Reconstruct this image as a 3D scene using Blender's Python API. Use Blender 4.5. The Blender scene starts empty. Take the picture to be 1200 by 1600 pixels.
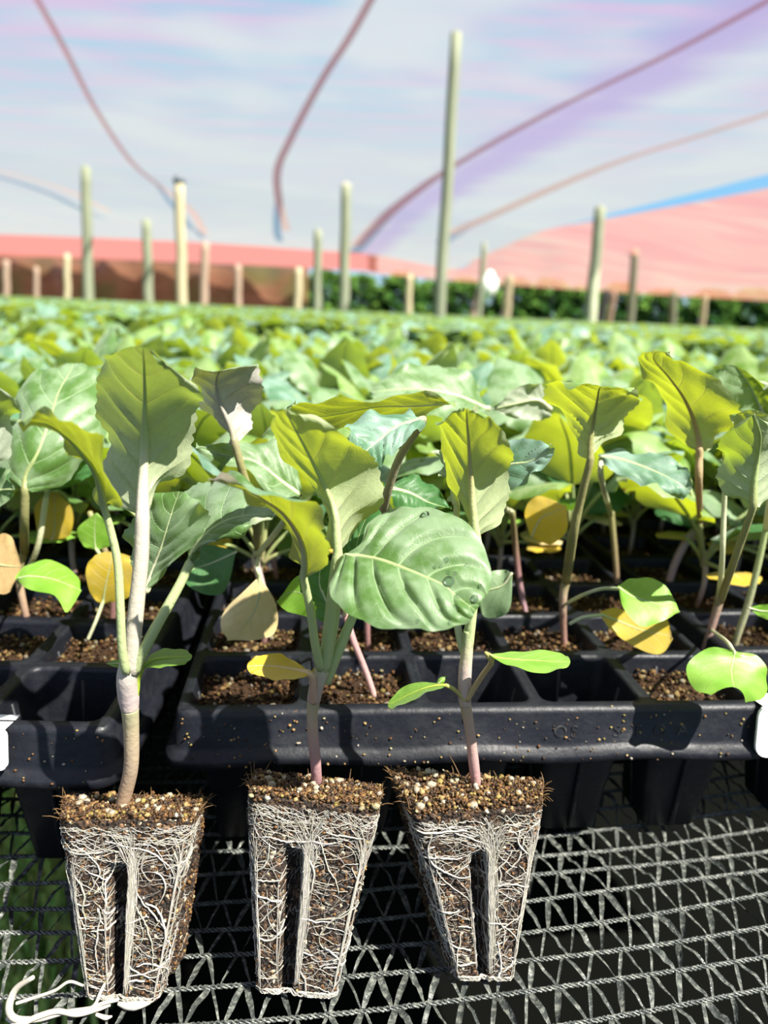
import bpy, math, random
import numpy as np
from mathutils import Matrix, Vector, noise as mnoise

rnd = random.Random(7)
rng = np.random.default_rng(7)
SC = bpy.context.scene
COL = SC.collection

# ------------------------------------------------------------------ camera
FPX = 1164.0
PITCH, ROLL = math.radians(15), math.radians(2.5)
CAM = np.array([0, 0, .165])
FW = np.array([0, math.cos(PITCH), -math.sin(PITCH)])
R0 = np.array([1.0, 0, 0]); U0 = np.array([0, math.sin(PITCH), math.cos(PITCH)])
RT = R0 * math.cos(ROLL) + U0 * math.sin(ROLL)
UP = U0 * math.cos(ROLL) - R0 * math.sin(ROLL)
cd = bpy.data.cameras.new('camera'); cam = bpy.data.objects.new('camera', cd); COL.objects.link(cam)
cam.matrix_world = Matrix([[RT[0], UP[0], -FW[0], CAM[0]], [RT[1], UP[1], -FW[1], CAM[1]],
                           [RT[2], UP[2], -FW[2], CAM[2]], [0, 0, 0, 1]])
cd.sensor_fit = 'VERTICAL'; cd.sensor_height = 36; cd.sensor_width = 27
cd.lens = FPX / 1600 * 36
cd.clip_start = .005; cd.clip_end = 500
cd.dof.use_dof = True; cd.dof.focus_distance = .185; cd.dof.aperture_fstop = 13.0
SC.camera = cam

# ------------------------------------------------------------------ sky, sun, exposure
w = bpy.data.worlds.new('sky'); SC.world = w; w.use_nodes = True
nt = w.node_tree; nt.nodes.clear()
tc = nt.nodes.new('ShaderNodeTexCoord'); sp = nt.nodes.new('ShaderNodeSeparateXYZ')
rp = nt.nodes.new('ShaderNodeValToRGB'); bg = nt.nodes.new('ShaderNodeBackground'); ow = nt.nodes.new('ShaderNodeOutputWorld')
nt.links.new(tc.outputs['Generated'], sp.inputs[0]); nt.links.new(sp.outputs['Z'], rp.inputs[0])
nt.links.new(rp.outputs[0], bg.inputs[0]); nt.links.new(bg.outputs[0], ow.inputs[0])
e = rp.color_ramp.elements
e[0].position = 0.0; e[0].color = (.62, .82, .95, 1)
e[1].position = .9; e[1].color = (.10, .30, .80, 1)
e.new(.12).color = (.30, .66, .98, 1)
e.new(.4).color = (.18, .48, .95, 1)
bg.inputs[1].default_value = .78
SUNV = Vector((.62, -.44, 1.0)).normalized()
ld = bpy.data.lights.new('sun', 'SUN'); ld.energy = 24; ld.angle = math.radians(.6); ld.color = (1, .95, .86)
sun = bpy.data.objects.new('sun', ld); COL.objects.link(sun)
sun.rotation_euler = SUNV.to_track_quat('Z', 'Y').to_euler()
vs = SC.view_settings
vs.view_transform = 'Standard'; vs.look = 'None'; vs.gamma = 1; vs.exposure = 0.35
try: vs.use_curve_mapping = False
except Exception: pass
cy = SC.cycles
cy.use_denoising = True; cy.max_bounces = 8; cy.diffuse_bounces = 3; cy.glossy_bounces = 3
cy.transmission_bounces = 6; cy.transparent_max_bounces = 12; cy.caustics_reflective = False; cy.caustics_refractive = False
cy.sample_clamp_indirect = 4

# ------------------------------------------------------------------ geometry helpers
def ray(x, y): return FW + RT * (x - 600) / FPX - UP * (y - 800) / FPX
def at(x, y, Y):                       # the point in the place, Y metres away
    d = ray(x, y); return CAM + d * Y / d[1]
def onz(x, y, z):
    d = ray(x, y); return CAM + d * (z - CAM[2]) / d[2]

def mesh_obj(name, V, F, mat=None, parent=None, smooth=True, col=None, uv=None, mats=None, mi=None):
    me = bpy.data.meshes.new(name)
    V = np.asarray(V, dtype=np.float32)
    if isinstance(F, np.ndarray):
        n, k = F.shape
        me.vertices.add(len(V)); me.vertices.foreach_set('co', V.ravel())
        me.loops.add(n * k); me.loops.foreach_set('vertex_index', F.astype(np.int32).ravel())
        me.polygons.add(n)
        me.polygons.foreach_set('loop_start', np.arange(0, n * k, k, dtype=np.int32))
        me.polygons.foreach_set('loop_total', np.full(n, k, dtype=np.int32))
        me.update(calc_edges=True)
    else:
        me.from_pydata(V.tolist(), [], [tuple(int(i) for i in f) for f in F])
    if smooth:
        me.polygons.foreach_set('use_smooth', np.ones(len(me.polygons), dtype=bool))
    if col is not None:
        a = me.color_attributes.new('Col', 'FLOAT_COLOR', 'POINT')
        c = np.ones((len(V), 4), dtype=np.float32); c[:, :3] = col
        a.data.foreach_set('color', c.ravel())
    if uv is not None:
        l = me.uv_layers.new(name='UVMap')
        li = np.empty(len(me.loops), dtype=np.int32); me.loops.foreach_get('vertex_index', li)
        l.data.foreach_set('uv', np.asarray(uv, dtype=np.float32)[li].ravel())
    if mat is not None: me.materials.append(mat)
    if mats:
        for m in mats: me.materials.append(m)
        if mi is not None: me.polygons.foreach_set('material_index', np.asarray(mi, dtype=np.int32))
    me.update()
    o = bpy.data.objects.new(name, me); COL.objects.link(o)
    if parent is not None: o.parent = parent
    return o

def tag(o, label=None, cat=None, group=None, kind=None):
    if label: o['label'] = label
    if cat: o['category'] = cat
    if group: o['group'] = group
    if kind: o['kind'] = kind
    return o

def empty(name, loc=(0, 0, 0), rz=0):
    o = bpy.data.objects.new(name, None); COL.objects.link(o); o.location = Vector(loc); o.rotation_euler = (0, 0, rz)
    o.empty_display_size = .01
    return o

def part(o, root):
    """parent a mesh built in world coordinates under a thing placed elsewhere"""
    o.parent = root
    o.matrix_parent_inverse = Matrix.Translation(-Vector(root.location)) if root.rotation_euler.z == 0 else root.matrix_basis.inverted()
    return o

def catmull(P, n):
    P = np.asarray(P, float)
    if len(P) == 2:
        t = np.linspace(0, 1, n)[:, None]
        return P[0] * (1 - t) + P[1] * t if P.ndim == 2 else np.array([P[0] * (1 - s) + P[1] * s for s in t[:, 0]])
    E = np.concatenate([[2 * P[0] - P[1]], P, [2 * P[-1] - P[-2]]])
    out = []
    for s in np.linspace(0, len(P) - 1, n):
        i = min(int(s), len(P) - 2); t = s - i
        a, b, c, d = E[i], E[i + 1], E[i + 2], E[i + 3]
        out.append(.5 * (2 * b + (c - a) * t + (2 * a - 5 * b + 4 * c - d) * t * t + (3 * b - a - 3 * c + d) * t ** 3))
    return np.array(out)

class Bag:
    """collects tubes, grains and ribbons into one mesh"""
    def __init__(s): s.V = []; s.F = []; s.C = []; s.n = 0
    def add(s, V, F, col=None):
        V = np.asarray(V, float); s.V.append(V); s.F.append(np.asarray(F) + s.n)
        c = np.empty((len(V), 3)); c[:] = (1, 1, 1) if col is None else col
        s.C.append(c); s.n += len(V)
    def tube(s, P, r, k=6, col=None, cap=True):
        P = np.asarray(P, float); n = len(P)
        r = np.broadcast_to(np.asarray(r, float), (n,)) if np.ndim(r) == 0 else np.interp(np.linspace(0, 1, n), np.linspace(0, 1, len(r)), r)
        T = np.gradient(P, axis=0); T /= np.linalg.norm(T, axis=1)[:, None] + 1e-12
        a = np.array([.31, .23, .92]); 
        if abs(T[n // 2] @ a) > .9: a = np.array([.9, .1, -.2])
        A = np.cross(T, a); A /= np.linalg.norm(A, axis=1)[:, None] + 1e-12
        B = np.cross(T, A)
        th = np.linspace(0, 2 * math.pi, k, endpoint=False)
        V = P[:, None] + r[:, None, None] * (A[:, None] * np.cos(th)[None, :, None] + B[:, None] * np.sin(th)[None, :, None])
        V = V.reshape(-1, 3)
        i = np.arange(n - 1)[:, None] * k; j = np.arange(k)[None]; j2 = (j + 1) % k
        F = np.stack([i + j, i + j2, i + k + j2, i + k + j], -1).reshape(-1, 4)
        c = None
        if col is not None:
            col = np.asarray(col, float)
            if col.ndim == 2:
                cc = np.stack([np.interp(np.linspace(0, 1, n), np.linspace(0, 1, len(col)), col[:, q]) for q in range(3)], 1)
                c = np.repeat(cc, k, axis=0)
            else: c = col
        if cap:
            V = np.concatenate([V, [P[0] - T[0] * r[0] * .5], [P[-1] + T[-1] * r[-1] * .5]])
            m = n * k
            f0 = np.stack([np.arange(k), np.full(k, m), np.full(k, m), (np.arange(k) + 1) % k], -1)
            b = (n - 1) * k
            f1 = np.stack([b + np.arange(k), b + (np.arange(k) + 1) % k, np.full(k, m + 1), np.full(k, m + 1)], -1)
            # degenerate quads become triangles
            s._tri = True
            if c is not None and np.ndim(c) == 2: c = np.concatenate([c, c[:1], c[-1:]])
            s.add(V, F, c)
            base = s.n - len(V)
            s.T = getattr(s, 'T', [])
            s.T.append(np.stack([f0[:, 0], f0[:, 3], f0[:, 1]], -1)[:, ::-1] + base)
            s.T.append(np.stack([f1[:, 0], f1[:, 1], f1[:, 2]], -1) + base)
        else: s.add(V, F, c)
    def tri(s, V, F3, col=None):
        V = np.asarray(V, float); s.V.append(V)
        s.T = getattr(s, 'T', []); s.T.append(np.asarray(F3) + s.n)
        c = np.empty((len(V), 3)); c[:] = (1, 1, 1) if col is None else col
        s.C.append(c); s.n += len(V)
    def build(s, name, mat, parent=None, smooth=True):
        V = np.concatenate(s.V); C = np.concatenate(s.C)
        q = np.concatenate([f for f in s.F]) if s.F else np.zeros((0, 4), int)
        t = np.concatenate(s.T) if getattr(s, 'T', None) else np.zeros((0, 3), int)
        me = bpy.data.meshes.new(name)
        me.vertices.add(len(V)); me.vertices.foreach_set('co', V.astype(np.float32).ravel())
        L = np.concatenate([q.ravel(), t.ravel()]).astype(np.int32)
        me.loops.add(len(L)); me.loops.foreach_set('vertex_index', L)
        me.polygons.add(len(q) + len(t))
        st = np.concatenate([np.arange(len(q)) * 4, len(q) * 4 + np.arange(len(t)) * 3]).astype(np.int32)
        tt = np.concatenate([np.full(len(q), 4), np.full(len(t), 3)]).astype(np.int32)
        me.polygons.foreach_set('loop_start', st); me.polygons.foreach_set('loop_total', tt)
        me.update(calc_edges=True); me.validate()
        if smooth: me.polygons.foreach_set('use_smooth', np.ones(len(me.polygons), dtype=bool))
        a = me.color_attributes.new('Col', 'FLOAT_COLOR', 'POINT')
        c = np.ones((len(V), 4), dtype=np.float32); c[:, :3] = C
        a.data.foreach_set('color', c.ravel())
        me.materials.append(mat); me.update()
        o = bpy.data.objects.new(name, me); COL.objects.link(o)
        if parent is not None: o.parent = parent
        return o

# ------------------------------------------------------------------ materials
def newmat(name):
    m = bpy.data.materials.new(name); m.use_nodes = True
    m.node_tree.nodes.clear()
    return m, m.node_tree, m.node_tree.nodes, m.node_tree.links
def val(N, L, op, a, b=None, c=None, clamp=False):
    n = N.new('ShaderNodeMath'); n.operation = op; n.use_clamp = clamp
    for i, x in enumerate((a, b, c)):
        if x is None: continue
        if isinstance(x, (int, float)): n.inputs[i].default_value = x
        else: L.new(x, n.inputs[i])
    return n.outputs[0]
def mixc(N, L, f, a, b):
    n = N.new('ShaderNodeMix'); n.data_type = 'RGBA'
    if isinstance(f, (int, float)): n.inputs[0].default_value = f
    else: L.new(f, n.inputs[0])
    for i, x in ((6, a), (7, b)):
        if isinstance(x, tuple): n.inputs[i].default_value = (*x, 1)
        else: L.new(x, n.inputs[i])
    return n.outputs[2]
def smooth(N, L, x, lo, hi):
    n = N.new('ShaderNodeMapRange'); n.interpolation_type = 'SMOOTHSTEP'
    L.new(x, n.inputs[0]); n.inputs[1].default_value = lo; n.inputs[2].default_value = hi
    return n.outputs[0]
def noise_n(N, L, vec, scale, detail=3, rough=.5):
    n = N.new('ShaderNodeTexNoise'); n.inputs['Scale'].default_value = scale
    n.inputs['Detail'].default_value = detail; n.inputs['Roughness'].default_value = rough
    if vec is not None: L.new(vec, n.inputs['Vector'])
    return n.outputs[0]

NV = 6.0; KV = .30       # lateral veins along a leaf, and their forward sweep
def leaf_mat(name, upper, bloom, under, trans, vein, wax=.75, tf=.36, rough=.42, fine=.5, undervein=None):
    m, nt, N, L = newmat(name)
    out = N.new('ShaderNodeOutputMaterial')
    uv = N.new('ShaderNodeUVMap'); uv.uv_map = 'UVMap'
    sep = N.new('ShaderNodeSeparateXYZ'); L.new(uv.outputs[0], sep.inputs[0])
    geo = N.new('ShaderNodeNewGeometry'); tc = N.new('ShaderNodeTexCoord')
    u = sep.outputs[0]; av = val(N, L, 'ABSOLUTE', val(N, L, 'MULTIPLY_ADD', sep.outputs[1], 2, -1))
    wob = val(N, L, 'MULTIPLY_ADD', noise_n(N, L, uv.outputs[0], 5, 2), .16, -.08)
    s = val(N, L, 'ADD', val(N, L, 'MULTIPLY', val(N, L, 'SUBTRACT', u, val(N, L, 'MULTIPLY', val(N, L, 'POWER', av, 1.25), KV)), NV), wob)
    fr = val(N, L, 'ABSOLUTE', val(N, L, 'SUBTRACT', val(N, L, 'FRACT', s), .5))   # 0 on the vein
    wd = val(N, L, 'MULTIPLY_ADD', av, -.03, .055)
    lat = smooth(N, L, val(N, L, 'DIVIDE', fr, wd), 1.0, .35)
    lat = val(N, L, 'MULTIPLY', lat, smooth(N, L, av, .95, .75))
    mid = smooth(N, L, val(N, L, 'DIVIDE', av, val(N, L, 'MULTIPLY_ADD', u, -.035, .05)), 1.0, .6)
    vo = N.new('ShaderNodeTexVoronoi'); vo.feature = 'DISTANCE_TO_EDGE'; vo.inputs['Scale'].default_value = 17
    L.new(uv.outputs[0], vo.inputs['Vector'])
    fn = val(N, L, 'MULTIPLY', smooth(N, L, vo.outputs[0], .055, .01), fine)
    vm = val(N, L, 'MAXIMUM', val(N, L, 'MAXIMUM', lat, mid), val(N, L, 'MULTIPLY', fn, .35))
    big = noise_n(N, L, tc.outputs['Object'], 95, 3, .55)
    fin = noise_n(N, L, tc.outputs['Object'], 900, 3, .6)
    upc = mixc(N, L, val(N, L, 'MULTIPLY', smooth(N, L, big, .62, .40), wax), upper, bloom)
    upc = mixc(N, L, val(N, L, 'MULTIPLY', vm, .55), upc, vein)
    unc = mixc(N, L, val(N, L, 'MULTIPLY', vm, .8), under, undervein or vein)
    unc = mixc(N, L, smooth(N, L, fin, .35, .7), unc, tuple(c * .86 for c in under))
    c = mixc(N, L, geo.outputs['Backfacing'], upc, unc)
    tr = mixc(N, L, val(N, L, 'MULTIPLY', vm, .85), trans, tuple(.55 * a + .45 * b for a, b in zip(trans, (.5, .42, .12))))
    tr = mixc(N, L, smooth(N, L, big, .35, .7), tr, tuple(x * .8 for x in trans))
    p = N.new('ShaderNodeBsdfPrincipled'); L.new(c, p.inputs['Base Color'])
    L.new(val(N, L, 'MULTIPLY_ADD', big, .25, rough - .1), p.inputs['Roughness'])
    p.inputs['Specular IOR Level'].default_value = .45
    p.inputs['Sheen Weight'].default_value = .22; p.inputs['Sheen Roughness'].default_value = .45; p.inputs['Sheen Tint'].default_value = (.85, .95, .85, 1)
    bu = N.new('ShaderNodeBump'); bu.inputs['Distance'].default_value = .0004; bu.inputs['Strength'].default_value = .55
    h = val(N, L, 'ADD', val(N, L, 'MULTIPLY', vm, -.6), val(N, L, 'ADD', val(N, L, 'MULTIPLY', fin, .18), val(N, L, 'MULTIPLY', big, .5)))
    L.new(h, bu.inputs['Height']); L.new(bu.outputs[0], p.inputs['Normal'])
    t = N.new('ShaderNodeBsdfTranslucent'); L.new(tr, t.inputs[0]); L.new(bu.outputs[0], t.inputs['Normal'])
    mx = N.new('ShaderNodeMixShader'); mx.inputs[0].default_value = tf
    L.new(p.outputs[0], mx.inputs[1]); L.new(t.outputs[0], mx.inputs[2]); L.new(mx.outputs[0], out.inputs[0])
    return m

TR = (.36, .50, .012); TR2 = (.44, .52, .010)
M_LEAF = leaf_mat('leaf_glaucous', (.07, .16, .03), (.25, .35, .21), (.39, .46, .28), TR, (0.348, 0.493, 0.246))
M_YOUNG = leaf_mat('leaf_young', (.12, .26, .03), (.30, .42, .17), (0.406, 0.478, 0.261), TR2, (0.493, 0.536, 0.217), tf=.44)
M_YOUNG2 = leaf_mat('leaf_young_thick', (.12, .26, .03), (.30, .42, .17), (.42, .48, .29), (.25, .34, .03), (.5, .54, .24), tf=.40)
M_GREY = leaf_mat('leaf_silver_grey', (.12, .2, .08), (.3, .4, .25), (.46, .43, .38), (.22, .26, .03), (.6, .58, .5), tf=.25)
M_BLUE = leaf_mat('leaf_blue_grey', (0.087, 0.203, 0.116), (0.232, 0.362, 0.29), (0.362, 0.406, 0.304), TR, (0.319, 0.435, 0.319), wax=.9)
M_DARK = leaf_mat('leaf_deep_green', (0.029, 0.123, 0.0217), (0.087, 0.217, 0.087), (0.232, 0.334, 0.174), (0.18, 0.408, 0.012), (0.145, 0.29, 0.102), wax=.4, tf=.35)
M_PURP = leaf_mat('leaf_mauve_under', (0.102, 0.232, 0.102), (0.246, 0.406, 0.246), (0.319, 0.261, 0.217), TR2, (0.435, 0.348, 0.29), tf=.44)
M_COT = leaf_mat('cotyledon_green', (0.174, 0.392, 0.029), (0.304, 0.522, 0.087), (0.16, 0.304, 0.0435), (0.384, 0.624, 0.012), (0.362, 0.551, 0.087), wax=.5, tf=.4, fine=.1)
M_YEL = leaf_mat('cotyledon_yellow', (0.609, 0.435, 0.029), (0.667, 0.493, 0.16), (0.667, 0.45, 0.203), (0.72, 0.504, 0.012), (0.652, 0.478, 0.232), wax=.4, tf=.4, fine=.2)
M_STRAW = leaf_mat('leaf_straw', (0.609, 0.478, 0.217), (0.725, 0.609, 0.362), (0.667, 0.536, 0.29), (0.6, 0.48, 0.084), (0.609, 0.522, 0.29), wax=.6, tf=.3, fine=.2)

def vcol_mat(name, rough=.6, spec=.3, bump=0, bscale=900, sss=0, mul=None, tl=0, dim=1):
    m, nt, N, L = newmat(name)
    out = N.new('ShaderNodeOutputMaterial'); p = N.new('ShaderNodeBsdfPrincipled')
    a = N.new('ShaderNodeVertexColor'); a.layer_name = 'Col'
    tc = N.new('ShaderNodeTexCoord')
    n1 = noise_n(N, L, tc.outputs['Object'], bscale, 3, .6)
    c = a.outputs[0]
    if dim != 1: c = mixc(N, L, 1 - dim, c, (0, 0, 0))
    if mul: c = mixc(N, L, smooth(N, L, n1, .35, .7), c, mixc(N, L, .5, c, mul))
    L.new(c, p.inputs['Base Color']); p.inputs['Roughness'].default_value = rough
    p.inputs['Specular IOR Level'].default_value = spec
    if bump:
        b = N.new('ShaderNodeBump'); b.inputs['Distance'].default_value = bump; L.new(n1, b.inputs['Height']); L.new(b.outputs[0], p.inputs['Normal'])
    if sss:
        p.inputs['Subsurface Weight'].default_value = sss
        p.inputs['Subsurface Radius'].default_value = (.002, .0015, .0006); p.inputs['Subsurface Scale'].default_value = 1
    if tl:
        t = N.new('ShaderNodeBsdfTranslucent'); L.new(c, t.inputs[0])
        mx = N.new('ShaderNodeMixShader'); mx.inputs[0].default_value = tl
        L.new(p.outputs[0], mx.inputs[1]); L.new(t.outputs[0], mx.inputs[2]); L.new(mx.outputs[0], out.inputs[0])
    else: L.new(p.outputs[0], out.inputs[0])
    return m
M_STEM = vcol_mat('stem_skin', .42, .4, .0002, 700, tl=.3, dim=.78)
M_ROOT = vcol_mat('root_white', .45, .4, tl=.2, dim=.62)
M_GRAIN = vcol_mat('grit', .6, .35, .0002, 1800, mul=(.12, .06, .02), dim=.42)
M_GRAIN_SHADE = vcol_mat('grit_cells_shaded', .7, .2, .0002, 1800, mul=(.1, .05, .02), dim=.22)  # same grit, its colour darkened for the canopy shade over the cells

def soil_mat():
    m, nt, N, L = newmat('peat')
    out = N.new('ShaderNodeOutputMaterial'); p = N.new('ShaderNodeBsdfPrincipled'); tc = N.new('ShaderNodeTexCoord')
    v = N.new('ShaderNodeTexVoronoi'); v.inputs['Scale'].default_value = 1100; L.new(tc.outputs['Object'], v.inputs['Vector'])
    n1 = noise_n(N, L, tc.outputs['Object'], 500, 5, .7)
    c = mixc(N, L, smooth(N, L, n1, .40, .68), (.008, .005, .003), (.06, .03, .014))
    se = N.new('ShaderNodeSeparateColor'); L.new(v.outputs['Color'], se.inputs[0])
    c = mixc(N, L, smooth(N, L, se.outputs[0], .86, .95), c, (.2, .11, .05))
    c = mixc(N, L, smooth(N, L, se.outputs[1], .95, .98), c, (.6, .5, .33))
    L.new(c, p.inputs['Base Color']); p.inputs['Roughness'].default_value = .75
    b = N.new('ShaderNodeBump'); b.inputs['Distance'].default_value = .0012; b.inputs['Strength'].default_value = 1
    L.new(val(N, L, 'ADD', n1, val(N, L, 'MULTIPLY', v.outputs[0], -.6)), b.inputs['Height']); L.new(b.outputs[0], p.inputs['Normal'])
    L.new(p.outputs[0], out.inputs[0]); return m
M_SOIL = soil_mat()

def plastic(name, base, rough, spec=.5, dirt=0, dcol=(.10, .10, .09), scale=160, bump=.0003):
    m, nt, N, L = newmat(name)
    out = N.new('ShaderNodeOutputMaterial'); p = N.new('ShaderNodeBsdfPrincipled'); tc = N.new('ShaderNodeTexCoord')
    n1 = noise_n(N, L, tc.outputs['Object'], scale, 4, .6); n2 = noise_n(N, L, tc.outputs['Object'], scale * 7, 3, .6)
    c = mixc(N, L, val(N, L, 'MULTIPLY', smooth(N, L, n1, .42, .72), dirt), base, dcol)
    L.new(c, p.inputs['Base Color'])
    L.new(val(N, L, 'MULTIPLY_ADD', n2, .3, rough - .15), p.inputs['Roughness'])
    p.inputs['Specular IOR Level'].default_value = spec
    b = N.new('ShaderNodeBump'); b.inputs['Distance'].default_value = bump; L.new(n1, b.inputs['Height']); L.new(b.outputs[0], p.inputs['Normal'])
    L.new(p.outputs[0], out.inputs[0]); return m
M_TRAY = plastic('tray_black_plastic', (.006, .007, .011), .48, .28, .6, (.016, .018, .020), 150, .0004)
M_TAPE = plastic('net_black_tape', (.04, .046, .042), .30, .7, .85, (.21, .22, .19), 600, .0006)
M_LABEL = plastic('label_white', (.8, .84, .8), .35, .5, .1)
def wood(name, a, b):
    m, nt, N, L = newmat(name)
    out = N.new('ShaderNodeOutputMaterial'); p = N.new('ShaderNodeBsdfPrincipled'); tc = N.new('ShaderNodeTexCoord')
    mp = N.new('ShaderNodeMapping'); mp.inputs['Scale'].default_value = (12, 12, .8); L.new(tc.outputs['Object'], mp.inputs[0])
    n1 = noise_n(N, L, mp.outputs[0], 3, 5, .65)
    L.new(mixc(N, L, smooth(N, L, n1, .3, .7), a, b), p.inputs['Base Color']); p.inputs['Roughness'].default_value = .85
    L.new(p.outputs[0], out.inputs[0]); return m
M_POSTG = wood('post_weathered', (.16, .18, .115), (.25, .27, .185))
M_POSTC = wood('post_cream', (.36, .31, .18), (.48, .42, .28))
M_POSTD = wood('post_dark', (.03, .03, .03), (.06, .06, .06))
M_POSTP = wood('post_pinkish', (.3, .2, .15), (.36, .27, .2))
M_CAP = plastic('cap_dark', (.10, .12, .14), .6)

def net_mat(name, cols, opac, stripes=2.2, purple=False, tfac=.75):
    """knitted shade net: open weave (transparent share) and coloured yarn that glows where the sun is above it"""
    m, nt, N, L = newmat(name)
    out = N.new('ShaderNodeOutputMaterial'); tc = N.new('ShaderNodeTexCoord')
    mp = N.new('ShaderNodeMapping'); mp.inputs['Scale'].default_value = (.16, 1, 1); mp.inputs['Rotation'].default_value = (0, 0, math.radians(7))
    L.new(tc.outputs['Object'], mp.inputs[0])
    n1 = noise_n(N, L, mp.outputs[0], stripes, 4, .65)
    n2 = noise_n(N, L, tc.outputs['Object'], .55, 2, .5)
    c = mixc(N, L, smooth(N, L, n1, .36, .64), cols[0], cols[1])
    c = mixc(N, L, smooth(N, L, n2, .42, .68), c, cols[2])
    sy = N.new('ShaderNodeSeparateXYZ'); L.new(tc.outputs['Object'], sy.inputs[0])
    if purple: c = mixc(N, L, val(N, L, 'MULTIPLY', smooth(N, L, sy.outputs[1], 3.5, 13), .8), c, (.19, .155, .11))  # cream painted in with distance: at grazing view less sky shows through
    if purple:
        s = N.new('ShaderNodeSeparateXYZ'); L.new(tc.outputs['Object'], s.inputs[0])
        # doubled purple cloth lies along the seam that runs from near right to far centre
        d = val(N, L, 'ABSOLUTE', val(N, L, 'SUBTRACT', s.outputs[0], val(N, L, 'MULTIPLY_ADD', s.outputs[1], purple[0], purple[1])))
        d = val(N, L, 'ADD', d, val(N, L, 'MULTIPLY_ADD', noise_n(N, L, mp.outputs[0], 1.6, 3, .6), .9, -.45))
        c = mixc(N, L, val(N, L, 'MULTIPLY', smooth(N, L, d, .75, .05), .85), c, (.14, .065, .105))
    df = N.new('ShaderNodeBsdfDiffuse'); tl = N.new('ShaderNodeBsdfTranslucent'); tp = N.new('ShaderNodeBsdfTransparent')
    L.new(c, df.inputs[0]); L.new(c, tl.inputs[0])
    m1 = N.new('ShaderNodeMixShader'); m1.inputs[0].default_value = tfac; L.new(df.outputs[0], m1.inputs[1]); L.new(tl.outputs[0], m1.inputs[2])
    m2 = N.new('ShaderNodeMixShader'); m2.inputs[0].default_value = opac
    L.new(tp.outputs[0], m2.inputs[1]); L.new(m1.outputs[0], m2.inputs[2]); L.new(m2.outputs[0], out.inputs[0])
    return m

# ------------------------------------------------------------------ ground
def simple_ground():
    m, nt, N, L = newmat('weed_mat_and_earth')
    out = N.new('ShaderNodeOutputMaterial'); p = N.new('ShaderNodeBsdfPrincipled'); tc = N.new('ShaderNodeTexCoord')
    n1 = noise_n(N, L, tc.outputs['Object'], 3, 5, .6)
    L.new(mixc(N, L, n1, (.0012, .0014, .0012), (.003, .0034, .0025)), p.inputs['Base Color']); p.inputs['Roughness'].default_value = 1
    p.inputs['Specular IOR Level'].default_value = .05
    L.new(p.outputs[0], out.inputs[0]); return m
GZ = -.85
g = mesh_obj('floor', [(-60, -20, GZ), (60, -20, GZ), (60, 80, GZ), (-60, 80, GZ)], [(0, 1, 2, 3)], simple_ground())
tag(g, kind='structure')

# ------------------------------------------------------------------ shade net roof
RZ = 2.265
gapA = onz(565, 372, RZ); gapB = onz(1200, 287, RZ); gapC = onz(1200, 268, RZ); gapA2 = onz(700, 372, RZ)
# main sheet: far edge follows the red valance on the left and the sky gap on the right
def sheet(name, quad, nx, ny, mat, sag=.05, seed=0, thick=0):
    V = []; a, b, c, d = [np.asarray(q, float) for q in quad]
    for j in range(ny + 1):
        t = j / ny
        for i in range(nx + 1):
            s = i / nx
            p = (a * (1 - s) + b * s) * (1 - t) + (d * (1 - s) + c * s) * t
            if sag:
                p = p + np.array([0, 0, sag * mnoise.noise(Vector((p[0] * .25 + seed, p[1] * .35, seed))) * min(1, 5 * min(s, 1 - s) + .15) * min(1, 5 * min(t, 1 - t) + .15)])
            V.append(p)
    F = [(j * (nx + 1) + i, j * (nx + 1) + i + 1, (j + 1) * (nx + 1) + i + 1, (j + 1) * (nx + 1) + i) for j in range(ny) for i in range(nx)]
    return V, F
gP = onz(850, 360, RZ); gQ = onz(1200, 272, RZ); gapA = onz(850, 366, RZ); gapB = onz(1200, 294, RZ)
va = [at(-900, 345, 27), at(-500, 350, 27), at(0, 366, 27), at(300, 378, 26.5), at(590, 398, 26)]
seamA = onz(1200, 4, RZ); seamB = onz(640, 330, RZ)
sl = (seamB[0] - seamA[0]) / (seamB[1] - seamA[1])
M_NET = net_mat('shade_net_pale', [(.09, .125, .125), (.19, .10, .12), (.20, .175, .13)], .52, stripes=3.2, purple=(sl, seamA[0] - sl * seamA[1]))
M_REDNET2 = net_mat('valance_red', [(.22, .06, .04)] * 3, .8)
M_REDNET = net_mat('shade_net_red', [(.20, .07, .05), (.20, .12, .08), (.22, .09, .06)], .72, stripes=1.2)
M_BROWN = net_mat('side_net_brown', [(.20, .09, .055), (.27, .13, .08), (.15, .12, .05)], .97, stripes=5, tfac=.45)
NL = np.array((-30, -6, RZ)); VV = []; FF = []
for quad, nx, ny, sg in (((NL, (30, -6, RZ), gP + (gQ - gP) * 2.6, gP), 40, 30, .05), ((NL, gP, at(705, 424, 25), va[4]), 24, 16, 0),
                         ((NL, va[4], va[3], va[2]), 24, 10, 0), ((NL, va[2], va[1], va[0]), 24, 10, 0), ((NL, va[0], (-45, 27, RZ), (-45, -6, RZ)), 8, 8, 0)):
    v, f = sheet('n', quad, nx, ny, None, sg, 1); FF += [tuple(i + len(VV) for i in q_) for q_ in f]; VV += v
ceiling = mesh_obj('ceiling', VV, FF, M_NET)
tag(ceiling, kind='structure')

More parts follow.
